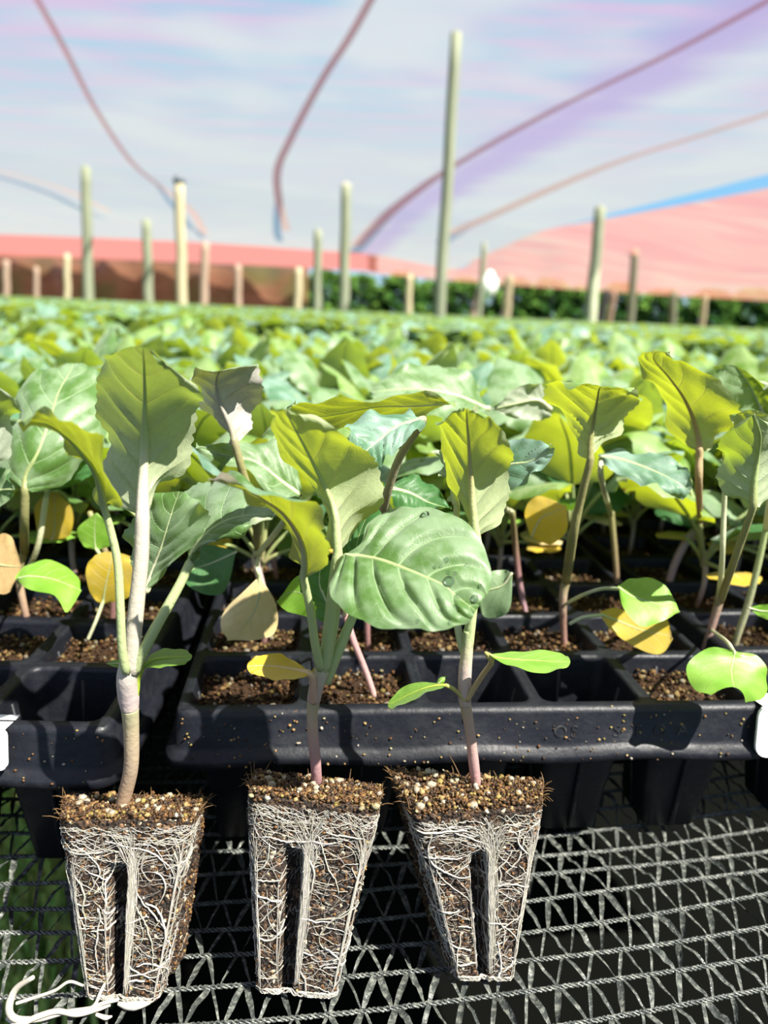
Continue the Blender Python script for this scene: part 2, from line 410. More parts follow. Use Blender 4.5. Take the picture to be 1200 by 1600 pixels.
# red valance along the far left, and the big red sheet at the right beyond the gap
va = va[1:]
vb = [at(-500, 378, 32), at(0, 399, 32), at(300, 410, 31.5), at(590, 424, 30.5)]
A_ = catmull(va, 25); B_ = catmull(vb, 25)
V = []; 
for k in range(25):
    for q in range(5): V.append(A_[k] * (1 - q / 4) + B_[k] * q / 4 + np.array([0, .06 * math.sin(k * 1.9 + q), .0]))
F = [(k * 5 + q, (k + 1) * 5 + q, (k + 1) * 5 + q + 1, k * 5 + q + 1) for k in range(24) for q in range(4)]
tag(mesh_obj('shade_net', V, F, M_REDNET2), 'narrow salmon red net valance hanging along the far left edge of the roof', 'netting')
Pq = at(705, 424, 25) + [0, 0, .02]; up_ = np.array([0, 0, .03])
top = [at(575, 399, 25.9) + [0, 0, .07], Pq + [0, 0, .06], Pq * .67 + gP * .33 + up_, Pq * .33 + gP * .67 + up_, gP, (gP + gapB) / 2 + [.05, -.12, 0], gapB, gapB + (gapB - gapA) * 1.0]
bot = [at(575, 426, 31), at(705, 438, 30), at(880, 451, 27), at(1040, 461, 25), at(1200, 470, 24), at(1700, 500, 22)]
A_ = catmull(top, 38); B_ = catmull(bot, 38); V = []
for k in range(38):
    for q in range(13):
        t = q / 12; V.append(A_[k] * (1 - t) + B_[k] * t + np.array([0, 0, .05 * math.sin(t * math.pi) * math.sin(k * .9 + q * .7)]))
F = [(k * 13 + q, (k + 1) * 13 + q, (k + 1) * 13 + q + 1, k * 13 + q + 1) for k in range(37) for q in range(12)]
tag(mesh_obj('shade_net', V, F, M_REDNET), 'broad salmon pink net sheet sloping down at the right beyond the blue sky gap', 'netting')
# brown side netting behind the far left posts
V = []; pa = [at(-500, 376, 32.2), at(0, 397, 32.2), at(482, 418, 31.4)]; A_ = catmull(pa, 40)
for k in range(40):
    a = A_[k]
    for q in range(4): V.append([a[0], a[1] + .12 * math.sin(k * 2.1), a[2] * (1 - q / 3) + GZ * q / 3])
F = [(k * 4 + q, (k + 1) * 4 + q, (k + 1) * 4 + q + 1, k * 4 + q + 1) for k in range(39) for q in range(3)]
tag(mesh_obj('side_netting', V, F, M_BROWN), 'rust brown side netting closing the far left end below the red valance', 'netting')

# seam cords sewn in the net
M_SEAM = net_mat('seam_mauve', [(.105, .05, .06)] * 3, .80)
M_SEAM2 = net_mat('seam_pinkish', [(.16, .07, .07)] * 3, .72)
M_SEAM3 = net_mat('seam_beige', [(.19, .12, .10)] * 3, .66)
def cord(pts, wd, mat, label, dz=-.07):
    P = catmull([onz(x, y, RZ + dz) for x, y in pts], 40)
    b = Bag()
    T = np.gradient(P, axis=0); T /= np.linalg.norm(T, axis=1)[:, None]
    S = np.cross(T, [0, 0, 1]); S /= np.linalg.norm(S, axis=1)[:, None]
    wv = np.interp(np.linspace(0, 1, 40), np.linspace(0, 1, len(wd)), wd)[:, None]
    V = np.concatenate([P + S * wv * 2.1, P + S * wv * .7 - [0, 0, .012], P - S * wv * .7 - [0, 0, .012], P - S * wv * 2.1])
    F = []
    for q in range(3):
        for k in range(39): F.append((q * 40 + k, q * 40 + k + 1, (q + 1) * 40 + k + 1, (q + 1) * 40 + k))
    o = mesh_obj('net_seam', V, F, mat)
    tag(o, label, 'seam', 'stitched seams across the shade net roof')
cord([(50, -15), (100, 75), (155, 180), (210, 258), (262, 300), (300, 330), (320, 365)], [.012, .014, .022, .05], M_SEAM2, 'pink net seam curving down from the top left corner of the roof')
cord([(590, -20), (545, 60), (500, 130), (455, 215), (433, 270), (437, 320), (448, 360)], [.014, .018, .03, .05], M_SEAM, 'mauve net seam descending from the top centre left of the tall post')
cord([(1230, -15), (1050, 82), (920, 145), (850, 180), (750, 235), (670, 285), (600, 340), (555, 385)], [.015, .018, .03, .10], M_SEAM, 'dark mauve seam running from the top right corner to the tall post', -.06)
cord([(1230, 168), (1100, 210), (960, 255), (850, 300), (750, 345), (700, 365)], [.025, .03, .06, .1], M_SEAM3, 'faint beige net seam crossing the right side above the sky gap')
cord([(-60, 255), (0, 268), (60, 283), (110, 300), (170, 330)], [.03, .04], M_SEAM3, 'faint beige seam at the far left of the roof near the grey post')

# ------------------------------------------------------------------ posts
def post(tx, ty, bx, by, Y, wpx, mat, label, cap=False, roof=False):
    T = at(tx, ty, Y); B = at(bx, by, Y)
    r = wpx / FPX * Y * .45
    dz = (GZ - B[2]) / (B[2] - T[2]); G = B + (B - T) * dz; G[2] = GZ
    P = np.linspace(G, T, 14)
    P += np.array([[  .1 * r * math.sin(i * 1.3 + tx), .1 * r * math.cos(i * .9), 0] for i in range(14)]) * np.sin(np.linspace(0, math.pi, 14))[:, None]
    b = Bag(); b.tube(P - G, [r * 1.06, r, r * .94], 12)
    o = b.build('wooden_post', mat); 
    root = empty('shade_post', G); o.name = 'pole'; o.parent = root
    if not cap: tag(root, label, 'post', 'wooden posts holding up the shade net'); return root
    c = Bag(); c.tube([T - G + [0, 0, -.1 * r], T - G + [0, 0, r * .9]], [r * 1.12, r * 1.05], 12)
    co = c.build('post_cap', M_CAP, root)
    tag(root, label, 'post', 'wooden posts holding up the shade net')
    return root
P_ = [
 (713, 52, 686, 500, 6.3, 19, M_POSTG, 'tall nearest grey green wooden post right of centre'),
 (280, 285, 285, 478, 13, 17, M_POSTC, 'cream wooden post at left with a dark cap, in front of red valance'),
 (134, 262, 138, 465, 12, 17, M_POSTG, 'pale grey green post at far left, tallest left of the cream post'),
 (229, 345, 232, 468, 17, 16, M_POSTG, 'short grey post between the far left post and the cream post'),
 (541, 288, 537, 487, 14, 17, M_POSTG, 'grey post left of the tall central post'),
 (497, 360, 495, 482, 18, 14, M_POSTG, 'greenish post just left of the grey centre post'),
 (467, 420, 465, 480, 24, 13, M_POSTC, 'small tan post at the right end of brown netting'),
 (321, 380, 318, 478, 21, 14, M_POSTP, 'pinkish grey post just right of the cream post'),
 (105, 398, 105, 462, 25, 11, M_POSTC, 'thin tan post behind the far left grey post'),
 (372, 415, 372, 475, 26, 12, M_POSTP, 'faint pink post in the middle of brown netting'),
 (10, 408, 10, 470, 26, 11, M_POSTP, 'pinkish post at the extreme left edge'),
 (57, 418, 57, 460, 26, 9, M_POSTP, 'thin pink post second from the left edge'),
 (640, 430, 638, 488, 24, 11, M_POSTC, 'thin tan post left of the tall post before the trees'),
 (757, 380, 749, 490, 19, 9, M_POSTG, 'slim grey post behind the white sack'),
 (796, 432, 790, 498, 22, 16, M_POSTC, 'stout tan post right of the white sack'),
 (938, 325, 922, 500, 15, 19, M_POSTG, 'grey post at right crossing the blue sky gap'),
 (948, 455, 938, 502, 19, 14, M_POSTD, 'black post just right of the grey right hand post'),
 (992, 390, 985, 508, 20, 13, M_POSTG, 'green grey post right of the black post'),
 (1053, 458, 1050, 514, 23, 12, M_POSTG, 'low green grey post before the right trees'),
 (1102, 462, 1096, 516, 24, 10, M_POSTC, 'rightmost tan post before the trees'),
 (960, 458, 952, 503, 22, 10, M_POSTP, 'thin brown post between the black post and green grey post'),
]
for k, a in enumerate(P_): post(*a, cap=k == 1)
# leaning pinkish stake with a white sack tied on it
T = at(752, 452, 20); B = at(742, 492, 20); G = B + (B - T) * ((GZ - B[2]) / (B[2] - T[2]))
b = Bag(); b.tube([G * 0, T - G], .12, 8); root = empty('stake', G); b.build('pole', M_POSTP, root)
tag(root, 'leaning pinkish stake standing under the white sack', 'stake')
c = at(762, 447, 19.9); b = Bag()
P = np.array([[-.05, 0, -.32], [-.03, 0, -.2], [0, 0, 0], [.02, 0, .18], [.03, 0, .27], [.04, 0, .33]])
b.tube(P, [.08, .2, .26, .22, .1, .12], 14)
sk = b.build('white_sack', M_LABEL); sk.location = Vector(c)
tag(sk, 'white rounded sack tied at the top of the leaning pinkish stake', 'sack')

# ------------------------------------------------------------------ conifers behind
def tree_mat():
    m, nt, N, L = newmat('conifer_green')
    out = N.new('ShaderNodeOutputMaterial'); tc = N.new('ShaderNodeTexCoord')
    n1 = noise_n(N, L, tc.outputs['Object'], .9, 4, .6)
    c = mixc(N, L, smooth(N, L, n1, .35, .65), (.015, .05, .012), (.09, .17, .03))
    p = N.new('ShaderNodeBsdfDiffuse'); L.new(c, p.inputs[0]); t = N.new('ShaderNodeBsdfTranslucent'); L.new(c, t.inputs[0])
    mx = N.new('ShaderNodeMixShader'); mx.inputs[0].default_value = .3; L.new(p.outputs[0], mx.inputs[1]); L.new(t.outputs[0], mx.inputs[2]); L.new(mx.outputs[0], out.inputs[0]); return m
M_TREE = tree_mat()
def tree(x, y, h, r, seed, label):
    q = np.random.default_rng(seed); n = 2600
    root = empty('conifer', (x, y, GZ))
    t = q.uniform(.03, 1, n) ** 1.15; a = q.uniform(0, 2 * math.pi, n)
    rr = r * (1 - t) ** .35 * q.uniform(.35, 1.0, n) ** .5 * (1 + .25 * np.sin(a * 5 + t * 20))
    C = np.stack([rr * np.cos(a), rr * np.sin(a), t * h + .1], 1)
    d = q.normal(size=(n, 3)) * .09; e = q.normal(size=(n, 3)) * .05
    out_ = np.stack([np.cos(a), np.sin(a), -.35 + 0 * a], 1) * .26
    V = np.stack([C - e, C + e, C + out_ + d + e * .3, C + out_ * .9 + d - e * .3], 1).reshape(-1, 3)
    F = np.arange(n * 4).reshape(-1, 4)
    mesh_obj('foliage', V, F, M_TREE, root, smooth=False)['kind'] = 'stuff'
    b = Bag(); b.tube([(0, 0, 0), (0, 0, h * .5), (0, 0, h * .95)], [.16, .09, .02], 8); b.build('trunk', M_POSTD, root)
    tag(root, label, 'tree', 'dark conifers beyond the shade net')
for i in range(32):
    x = -19 + i * 1.6 + rnd.uniform(-.3, .3)
    tree(x, 34.5 + rnd.uniform(-1, 1.5) - max(0, x) * .2, rnd.uniform(2.3, 2.6), rnd.uniform(1.0, 1.25), i, 'dark green conifer in the hedge row beyond the nursery')

# ------------------------------------------------------------------ bench net
PIT = .0096
def row_y(k, x): return .040 + k * PIT + .15 * x + .42 * x * x + .0009 * math.sin(k * 1.7 + x * 31)
def row_z(k, x): return -.0012 + .0007 * math.sin(k * .9 + x * 22)
bench = empty('bench_net', (0, .15, 0)); tag(bench, 'black knitted net bench top carrying the plugs and trays', 'netting')
for k in range(-1, 30):
    b = Bag(); xs = np.arange(-.26, .30, .0011)
    for ph in (0, 2.1, 4.2):
        P = np.array([[x, row_y(k, x) - .15 + .00055 * math.cos(x * 1450 + ph + k), row_z(k, x) + .0004 * math.sin(x * 1450 + ph + k)] for x in xs])
        b.tube(P, .00032, 4, cap=False)
    o = b.build('chain_stitch', M_TAPE, bench)
tp = {}
q = np.random.default_rng(5)
for k in range(-1, 29):
    b = Bag()
    i0 = 0
    for i in range(-31, 36):
        x0 = i * .0084 + (k % 2) * .0031
        lean = np.clip(.2 + (x0 + .02) * 5, -.05, .85)           # V shapes at left, leaning zigzag at right
        for kind in (0, 1):
            xa = x0 + (.0 if kind == 0 else .0007)
            xb = x0 - .0028 + q.uniform(-.0007, .0007) if kind == 0 else x0 + .0046 + q.uniform(-.0007, .0007)
            A = np.array([xa, row_y(k + 1, xa) - .15, row_z(k + 1, xa)]); B = np.array([xb, row_y(k, xb) - .15, row_z(k, xb)])
            n = 6; wmax = q.uniform(.0001, .00075); tw = q.uniform(-.8, .8); t0 = q.uniform(-.5, .5)
            T = B - A; S = np.cross(T, [0, 0, 1.]); S /= np.linalg.norm(S)
            V = []
            for j in range(n):
                t = j / (n - 1); c = A * (1 - t) + B * t + np.array([0, 0, .0012 * math.sin(t * math.pi) * q.uniform(-.1, 1)])
                ww = .00022 + wmax * math.sin(math.pi * min(1, t * .75 + .22)) ** .8 
                an = t0 + tw * t; dv = S * math.cos(an) + np.array([0, 0, 1.]) * math.sin(an)
                nn = np.cross(T / np.linalg.norm(T), dv)
                V += [c - dv * ww, c + nn * ww * .35, c + dv * ww]
            F = []
            for j in range(n - 1):
                F += [(j * 3, j * 3 + 1, j * 3 + 4, j * 3 + 3), (j * 3 + 1, j * 3 + 2, j * 3 + 5, j * 3 + 4)]
            b.add(V, F)
    o = b.build('zigzag_tape', M_TAPE, bench); o['kind'] = 'stuff'

# grass showing through the net far below, at the left
gb = Bag(); q = np.random.default_rng(3)
M_GRASS = vcol_mat('grass_blades', .6, .2, tl=.35)
for i in range(2600):
    c = onz(q.normal(15, 60), q.normal(1370, 105), GZ); 
    a = q.uniform(0, 6.28); h = q.uniform(.05, .13); wv = np.array([math.cos(a), math.sin(a), 0]) * .004
    l = np.array([q.normal() * .03, q.normal() * .03, 0])
    gb.add([c - wv, c + wv, c + wv * .6 + l * .4 + [0, 0, h * .6], c - wv * .6 + l * .4 + [0, 0, h * .6]], [(0, 1, 2, 3)], (.48 * q.uniform(.6, 1.1), .62 * q.uniform(.6, 1.1), .16))
o = gb.build('grass', M_GRASS); tag(o, 'bright green grass on the ground seen through the net at lower left', 'grass', kind='stuff')

# ------------------------------------------------------------------ trays
CP = .035; TZ = .053; NC, NR = 5, 10
def rrect(hx, hy, r, n=3):
    pts = []
    for cx, cy, a0 in ((hx - r, hy - r, 0), (-hx + r, hy - r, 90), (-hx + r, -hy + r, 180), (hx - r, -hy + r, 270)):
        for i in range(n + 1):
            a = math.radians(a0 + 90 * i / n); pts.append((cx + r * math.cos(a), cy + r * math.sin(a)))
    return pts
def make_cell():
    b = Bag(); K = 16; lv = []
    spec = [(.0168, TZ, .003), (.0158, TZ + .0003, .0035), (.0156, TZ - .0015, .0035), (.0120, .028, .003), (.0090, .003, .0025)]
    for h, z, r in spec: lv.append([(x, y, z) for x, y in rrect(h, h, r)])
    K = len(lv[0]); V = [p for l in lv for p in l]
    F = [(l * K + i, l * K + (i + 1) % K, (l + 1) * K + (i + 1) % K, (l + 1) * K + i) for l in range(len(lv) - 1) for i in range(K)]
    # square outer lip so neighbouring cells meet in a web
    n0 = len(V)
    V += [(x, y, TZ) for x, y in rrect(CP / 2, CP / 2, .0004)]
    F += [(n0 + i, n0 + (i + 1) % K, (i + 1) % K, i) for i in range(K)]
    # bottom with a drain hole
    n1 = len(V); V += [(x * .4, y * .4, .003) for x, y in rrect(.009, .009, .0025)]
    F += [(4 * K + i, 4 * K + (i + 1) % K, n1 + (i + 1) % K, n1 + i) for i in range(K)]
    # outside ribs
    b.add(V, F)
    for sx, sy in ((1, 0), (-1, 0), (0, 1), (0, -1)):
        P0 = np.array([sx * .0154, sy * .0154, TZ - .004]); P1 = np.array([sx * .0094, sy * .0094, .004]); b.tube([P0, P1], .0009, 4)
    o = b.build('cell', M_TRAY, None); COL.objects.unlink(o); return o.data
cell_me = make_cell()
def flange_mesh(letters=False):
    """moulded rim: bevel, face, outward lip, following the tray outline with round corners"""
    hx, hy = NC * CP / 2, NR * CP / 2
    prof = [(0, 0), (.0012, -.0004), (.0018, -.0018), (.0026, -.0110), (.0034, -.0120), (.0052, -.0135), (.0056, -.0158), (.0050, -.0160)]
    rings = [[(x, y) for x, y in rrect(hx + o_, hy + o_, max(.0008, .003 + o_), 5)] for o_, z in prof]
    K = len(rings[0]); 
    # subdivide the long sides for a little waviness
    def dens(ring):
        out = []
        for i in range(K):
            a = np.array(ring[i]); c = np.array(ring[(i + 1) % K]); n = 24 if np.linalg.norm(c - a) > .03 else 1
            for j in range(n): out.append(a * (1 - j / n) + c * j / n)
        return out
    R = [dens(r) for r in rings]; K = len(R[0]); V = []
    for l, (r, (o_, z)) in enumerate(zip(R, prof)):
        for i, p in enumerate(r):
            wv = .0006 * math.sin(p[0] * 120 + p[1] * 60) * (l > 3)
            V.append((p[0], p[1], TZ + z + wv))
    F = [(l * K + i, (l + 1) * K + i, (l + 1) * K + (i + 1) % K, l * K + (i + 1) % K) for l in range(len(prof) - 1) for i in range(K)]
    me = bpy.data.meshes.new('rim'); me.from_pydata(V, [], F); me.materials.append(M_TRAY)
    me.polygons.foreach_set('use_smooth', np.ones(len(me.polygons), dtype=bool)); me.update()
    return me
rim_me = flange_mesh()
web_b = None
cells = []          # world positions of every cell centre with tray rotation
TRAYS = []
def tray(fx, fy, rot, side, label, detail):
    """fx,fy: front corner; side=+1 the tray extends right of it, -1 left of it"""
    ex = np.array([math.cos(rot), math.sin(rot)]); ey = np.array([-math.sin(rot), math.cos(rot)])
    c = np.array([fx, fy]) + ex * side * NC * CP / 2 + ey * NR * CP / 2
    root = empty('seedling_tray', (c[0], c[1], 0), rot); tag(root, label, 'tray', 'black cell trays on the bench')
    r = bpy.data.objects.new('rim', rim_me); COL.objects.link(r); r.parent = root
    for j in range(NR):
        for i in range(NC):
            lx, ly = (i - (NC - 1) / 2) * CP, (j - (NR - 1) / 2) * CP
            if detail:
                o = bpy.data.objects.new('cell', cell_me); COL.objects.link(o); o.parent = root; o.location = (lx, ly, 0)
            cells.append((*(c + ex * lx + ey * ly), rot, len(TRAYS), i, j))
    if not detail:
        me = bpy.data.meshes.get('cell_block')
        if me is None:
            n = len(cell_me.vertices); co = np.empty(n * 3); cell_me.vertices.foreach_get('co', co); co = co.reshape(-1, 3)
            Fs = [tuple(p.vertices) for p in cell_me.polygons]; V = []; F = []
            for j in range(NR):
                for i in range(NC):
                    V += (co + [(i - (NC - 1) / 2) * CP, (j - (NR - 1) / 2) * CP, 0]).tolist(); F += [tuple(a + (j * NC + i) * n for a in f) for f in Fs]
            me = bpy.data.meshes.new('cell_block'); me.from_pydata(V, [], F); me.materials.append(M_TRAY); me.update()
        o = bpy.data.objects.new('cells', me); COL.objects.link(o); o.parent = root; o['kind'] = 'stuff'
    TRAYS.append(root)
    return root
t_main = tray(-.0555, .1905, math.radians(6), 1, 'black cell tray at centre front, behind the middle and right plugs', True)
t_left = tray(-.0735, .1800, math.radians(2.5), -1, 'black cell tray at left front, behind the left plug', True)
t_right = tray(.131, .2135, math.radians(7), 1, 'black cell tray just past the right edge behind the white label', True)
E1 = np.array([math.cos(.11), math.sin(.11)]) * .190; E2 = np.array([-math.sin(.11), math.cos(.11)]) * .366
for j in (0, 1, 2):
    for i in range(-5, 6):
        if j == 0 and i in (-1, 0, 1): continue
        if j == 0 and abs(i) > 3: continue
        p = np.array([-.0555, .1905]) + E1 * i + E2 * j + rng.normal(size=2) * .001
        tray(p[0], p[1], .105 + rng.normal() * .01, 1, 'black cell tray hidden under the leaf canopy behind the front trays', False)

# moulded letters on the front of the central tray (worn, partly legible)
root = t_main
cu = bpy.data.curves.new('lettering', 'FONT'); cu.body = 'OS    S T O A'; cu.size = .0054; cu.extrude = .0003; cu.space_character = 1.35
tmp = bpy.data.objects.new('lettering_curve', cu); COL.objects.link(tmp); bpy.context.view_layer.update()
me = bpy.data.meshes.new_from_object(tmp.evaluated_get(bpy.context.evaluated_depsgraph_get())); bpy.data.objects.remove(tmp)
me.materials.clear(); me.materials.append(plastic('scuffed_letters', (.012, .013, .016), .45, .4, .9, (.09, .09, .09), 300, .0003))
lt = bpy.data.objects.new('moulded_lettering', me); COL.objects.link(lt); lt.parent = t_main
lt.location = (.022, -NR * CP / 2 - .00235, TZ - .0092); lt.rotation_euler = (math.radians(86), 0, 0)

# ------------------------------------------------------------------ grains
ICO_V = []; 
ph = (1 + 5 ** .5) / 2
for a, b_ in ((1, ph), (-1, ph), (1, -ph), (-1, -ph)): ICO_V.append((a, b_, 0))
for a, b_ in ((1, ph), (-1, ph), (1, -ph), (-1, -ph)): ICO_V.append((0, a, b_))
for a, b_ in ((1, ph), (-1, ph), (1, -ph), (-1, -ph)): ICO_V.append((b_, 0, a))
ICO_V = np.array(ICO_V) / math.sqrt(1 + ph * ph)
ICO_F = []
for i in range(12):
    for j in range(i + 1, 12):
        for k in range(j + 1, 12):
            d = [np.linalg.norm(ICO_V[a] - ICO_V[b_]) for a, b_ in ((i, j), (j, k), (i, k))]
            if max(d) < 1.1:
                n = np.cross(ICO_V[j] - ICO_V[i], ICO_V[k] - ICO_V[i])
                ICO_F.append((i, j, k) if n @ ICO_V[i] > 0 else (i, k, j))
ICO_F = np.array(ICO_F)
def grain(b, p, r, col, q):
    S = np.array([q.uniform(.7, 1.3), q.uniform(.7, 1.3), q.uniform(.55, 1.1)])
    a = q.uniform(0, 6.28); ca, sa = math.cos(a), math.sin(a)
    V = ICO_V * q.uniform(.8, 1.2, (12, 1)) * S * r; V = np.stack([V[:, 0] * ca - V[:, 1] * sa, V[:, 0] * sa + V[:, 1] * ca, V[:, 2]], 1) + p
    b.tri(V, ICO_F, col)
BROWN = [(.035, .018, .010), (.09, .04, .015), (.20, .09, .03), (.34, .17, .05), (.04, .03, .025)]
TAN = [(.60, .36, .13), (.70, .50, .20), (.50, .40, .10)]
CREAM = [(.78, .70, .52), (.68, .62, .35), (.82, .78, .66)]
def _later(): pass
def gcol(q, cream=.06, tan=.25):
    x = q.uniform()
    P = CREAM if x < cream else TAN if x < cream + tan else BROWN
    return np.array(P[q.integers(len(P))]) * q.uniform(.75, 1.15)

def medium_mesh(seed):
    q = np.random.default_rng(seed); b = Bag(); n = 9; h = .0155
    V = [((i / n - .5) * 2 * h, (j / n - .5) * 2 * h, q.normal() * .0006 - .001) for j in range(n + 1) for i in range(n + 1)]
    F = [(j * (n + 1) + i, j * (n + 1) + i + 1, (j + 1) * (n + 1) + i + 1, (j + 1) * (n + 1) + i) for j in range(n) for i in range(n)]
    b.add(V, F, (.035, .02, .012))
    for _ in range(420):
        p = np.array([q.uniform(-h, h), q.uniform(-h, h), q.uniform(-.001, .0008)])
        c = gcol(q, .05, .18); grain(b, p, (q.uniform(.0004, .0009)) * (1.3 if c[0] > .5 else 1), c, q)
    o = b.build('potting_mix', M_GRAIN_SHADE, smooth=False); COL.objects.unlink(o); return o.data
MEDIUM = [medium_mesh(s) for s in range(3)]
for tr_, sd_ in ((t_main, 4), (t_left, 5)):
    q = np.random.default_rng(sd_); b = Bag()
    for i in range(210):
        x = q.uniform(-.5, .5) * NC * CP; z = -q.uniform(0, 1) ** .8 * .0155
        y = -NR * CP / 2 - np.interp(-z, [0, .0018, .011, .0135, .0158], [.0004, .0018, .0026, .0052, .0057])
        c = gcol(q, .15, .35); grain(b, np.array([x, y - .0001, TZ + z]), q.uniform(.00015, .0005) * (1.3 if i % 9 == 0 else 1), c, q)
    o = b.build('stuck_grit', M_GRAIN, tr_, smooth=False); o['kind'] = 'stuff'
SOILZ = .0475

# ------------------------------------------------------------------ leaves
def leaf_mesh(rows, nu=44, nv=28, flip=False, tooth=.085, nt_=19, vamp=.0006, wave=.0013, seed=0, crease=0.0):
    rows = np.asarray(rows, float)           # n x 3 x 3
    G = catmull(rows.reshape(len(rows), 9), nu + 1).reshape(nu + 1, 3, 3)
    us = np.linspace(0, 1, nu + 1); vs_ = np.linspace(-1, 1, nv + 1)
    P = np.zeros((nu + 1, nv + 1, 3))
    q = random.Random(seed); o1, o2 = q.uniform(0, 9), q.uniform(0, 9)
    Uu, Vv = np.meshgrid(us, vs_, indexing='ij')
    for i, u in enumerate(us):
        L, M, R = G[i]
        tw = math.sin(math.pi * min(1, u * 1.15)) ** .5 if u < .87 else .8
        for j, v in enumerate(vs_):
            side = 0 if v < 0 else 1
            th = abs(((u * nt_ + (o1 if side else o2)) % 1.0) - .5) * 2       # saw teeth
            th = (1 - th) ** .7 - .5
            k = v * (1 + tooth * th * tw * (abs(v) > .98) + tooth * .35 * math.sin(u * 7 + o1 * (1 + side)) * abs(v) ** 3)
            quad = L * (k * (k - 1) / 2) + M * (1 - k * k) + R * (k * (k + 1) / 2)
            lin = M * (1 - abs(k)) + (R if k > 0 else L) * abs(k)
            P[i, j] = quad * (1 - crease) + lin * crease
    du = np.gradient(P, axis=0); dv = np.gradient(P, axis=1)
    N_ = np.cross(dv, du); N_ /= np.linalg.norm(N_, axis=2)[..., None] + 1e-12
    s = (Uu - KV * np.abs(Vv) ** 1.25) * NV
    fr = np.abs(s - np.floor(s) - .5)                       # 0 on vein .. .5 between
    bul = (1 - np.exp(-(fr / .14) ** 2)) * np.clip(np.abs(Vv) * 3.5, 0, 1) * (1 - np.abs(Vv) ** 5) * np.sin(np.pi * np.clip(Uu, .02, .98)) ** .4
    wav = np.abs(Vv) ** 3 * np.sin(Uu * 15 + o1 + Vv * 2) + .5 * np.abs(Vv) ** 4 * np.sin(Uu * 29 + o2)
    sg = -1 if flip else 1
    P = P + N_ * (sg * vamp * bul + wave * wav)[..., None]
    V = P.reshape(-1, 3); idx = np.arange((nu + 1) * (nv + 1)).reshape(nu + 1, nv + 1)
    F = np.stack([idx[:-1, :-1], idx[:-1, 1:], idx[1:, 1:], idx[1:, :-1]], -1).reshape(-1, 4)
    if flip: F = F[:, ::-1]
    uv = np.stack([Uu, Vv * .5 + .5], -1).reshape(-1, 2)
    mid = P[:, nv // 2]; nrm = N_[:, nv // 2] * (-1 if not flip else 1)     # towards the underside
    return V, F, uv, mid, nrm

PALE = (.62, .72, .36); PALEG = (.50, .62, .25); CREAMG = (.76, .78, .50); MAUVE = (.66, .50, .47); PINK = (.60, .32, .32); TANS = (.60, .42, .28); OLIVE = (.40, .38, .16); DKP = (.32, .17, .15)
def leaf(root, rows, mat, petiole=None, under=False, pcol=(CREAMG, PALE), pr=(.0013, .0010), mr=(.0010, .0002), name='leaf', depth=None, label=None, **kw):
    """rows: (Lx,Ly,Ld, Mx,My,Md, Rx,Ry,Rd) picture points with their real distance in cm -> points in the place"""
    W = []
    for r in rows:
        if len(r) == 3: r = (r[0] - 1, r[1], r[2], r[0], r[1], r[2], r[0] + 1, r[1], r[2])
        W.append([at(r[0], r[1], r[2] / 100), at(r[3], r[4], r[5] / 100), at(r[6], r[7], r[8] / 100)])
    o_loc = np.array(root.location)
    V, F, uv, mid, nrm = leaf_mesh(W, flip=under, seed=int(abs(rows[0][0] * 7 + rows[1][1])), **kw)
    lo = mesh_obj(name, V - o_loc, F, mat, root, uv=uv)
    b = Bag()
    n = len(mid); rr = np.interp(np.linspace(0, 1, n), [0, .6, 1], [mr[0], mr[0] * .35, .00006])
    M2 = mid + nrm * (rr * .55)[:, None]
    if petiole is not None:
        pp = [at(x, y, d / 100) for x, y, d in petiole] 
        PP = catmull(pp + [M2[1]], 18)[:-1]; K1 = len(PP)
        allp = np.concatenate([PP, M2[1:]]); rads = np.concatenate([np.linspace(pr[0], pr[1], K1) * 1.0, np.interp(np.linspace(0, 1, n - 1), [0, .05, .6, 1], [pr[1], mr[0], mr[0] * .3, .00006])])
    else: allp = M2; rads = rr
    c = [pcol[0]] * 2 + [pcol[1]] * 2 + [pcol[1]]
    P = allp - o_loc
    # exact radii
    b.tube(P, list(np.interp(np.linspace(0, 1, len(P)), np.linspace(0, 1, len(rads)), rads)), 8, col=np.array(c))
    b.build('petiole', M_STEM, lo)
    if label: lo['label'] = label
    return lo
def stem(root, pts, r, cols, k=12, n=40):
    P = catmull([at(x, y, d / 100) for x, y, d in pts], n) - np.array(root.location)
    b = Bag(); b.tube(P, list(r), k, col=np.array(cols)); return b.build('stem', M_STEM, root)

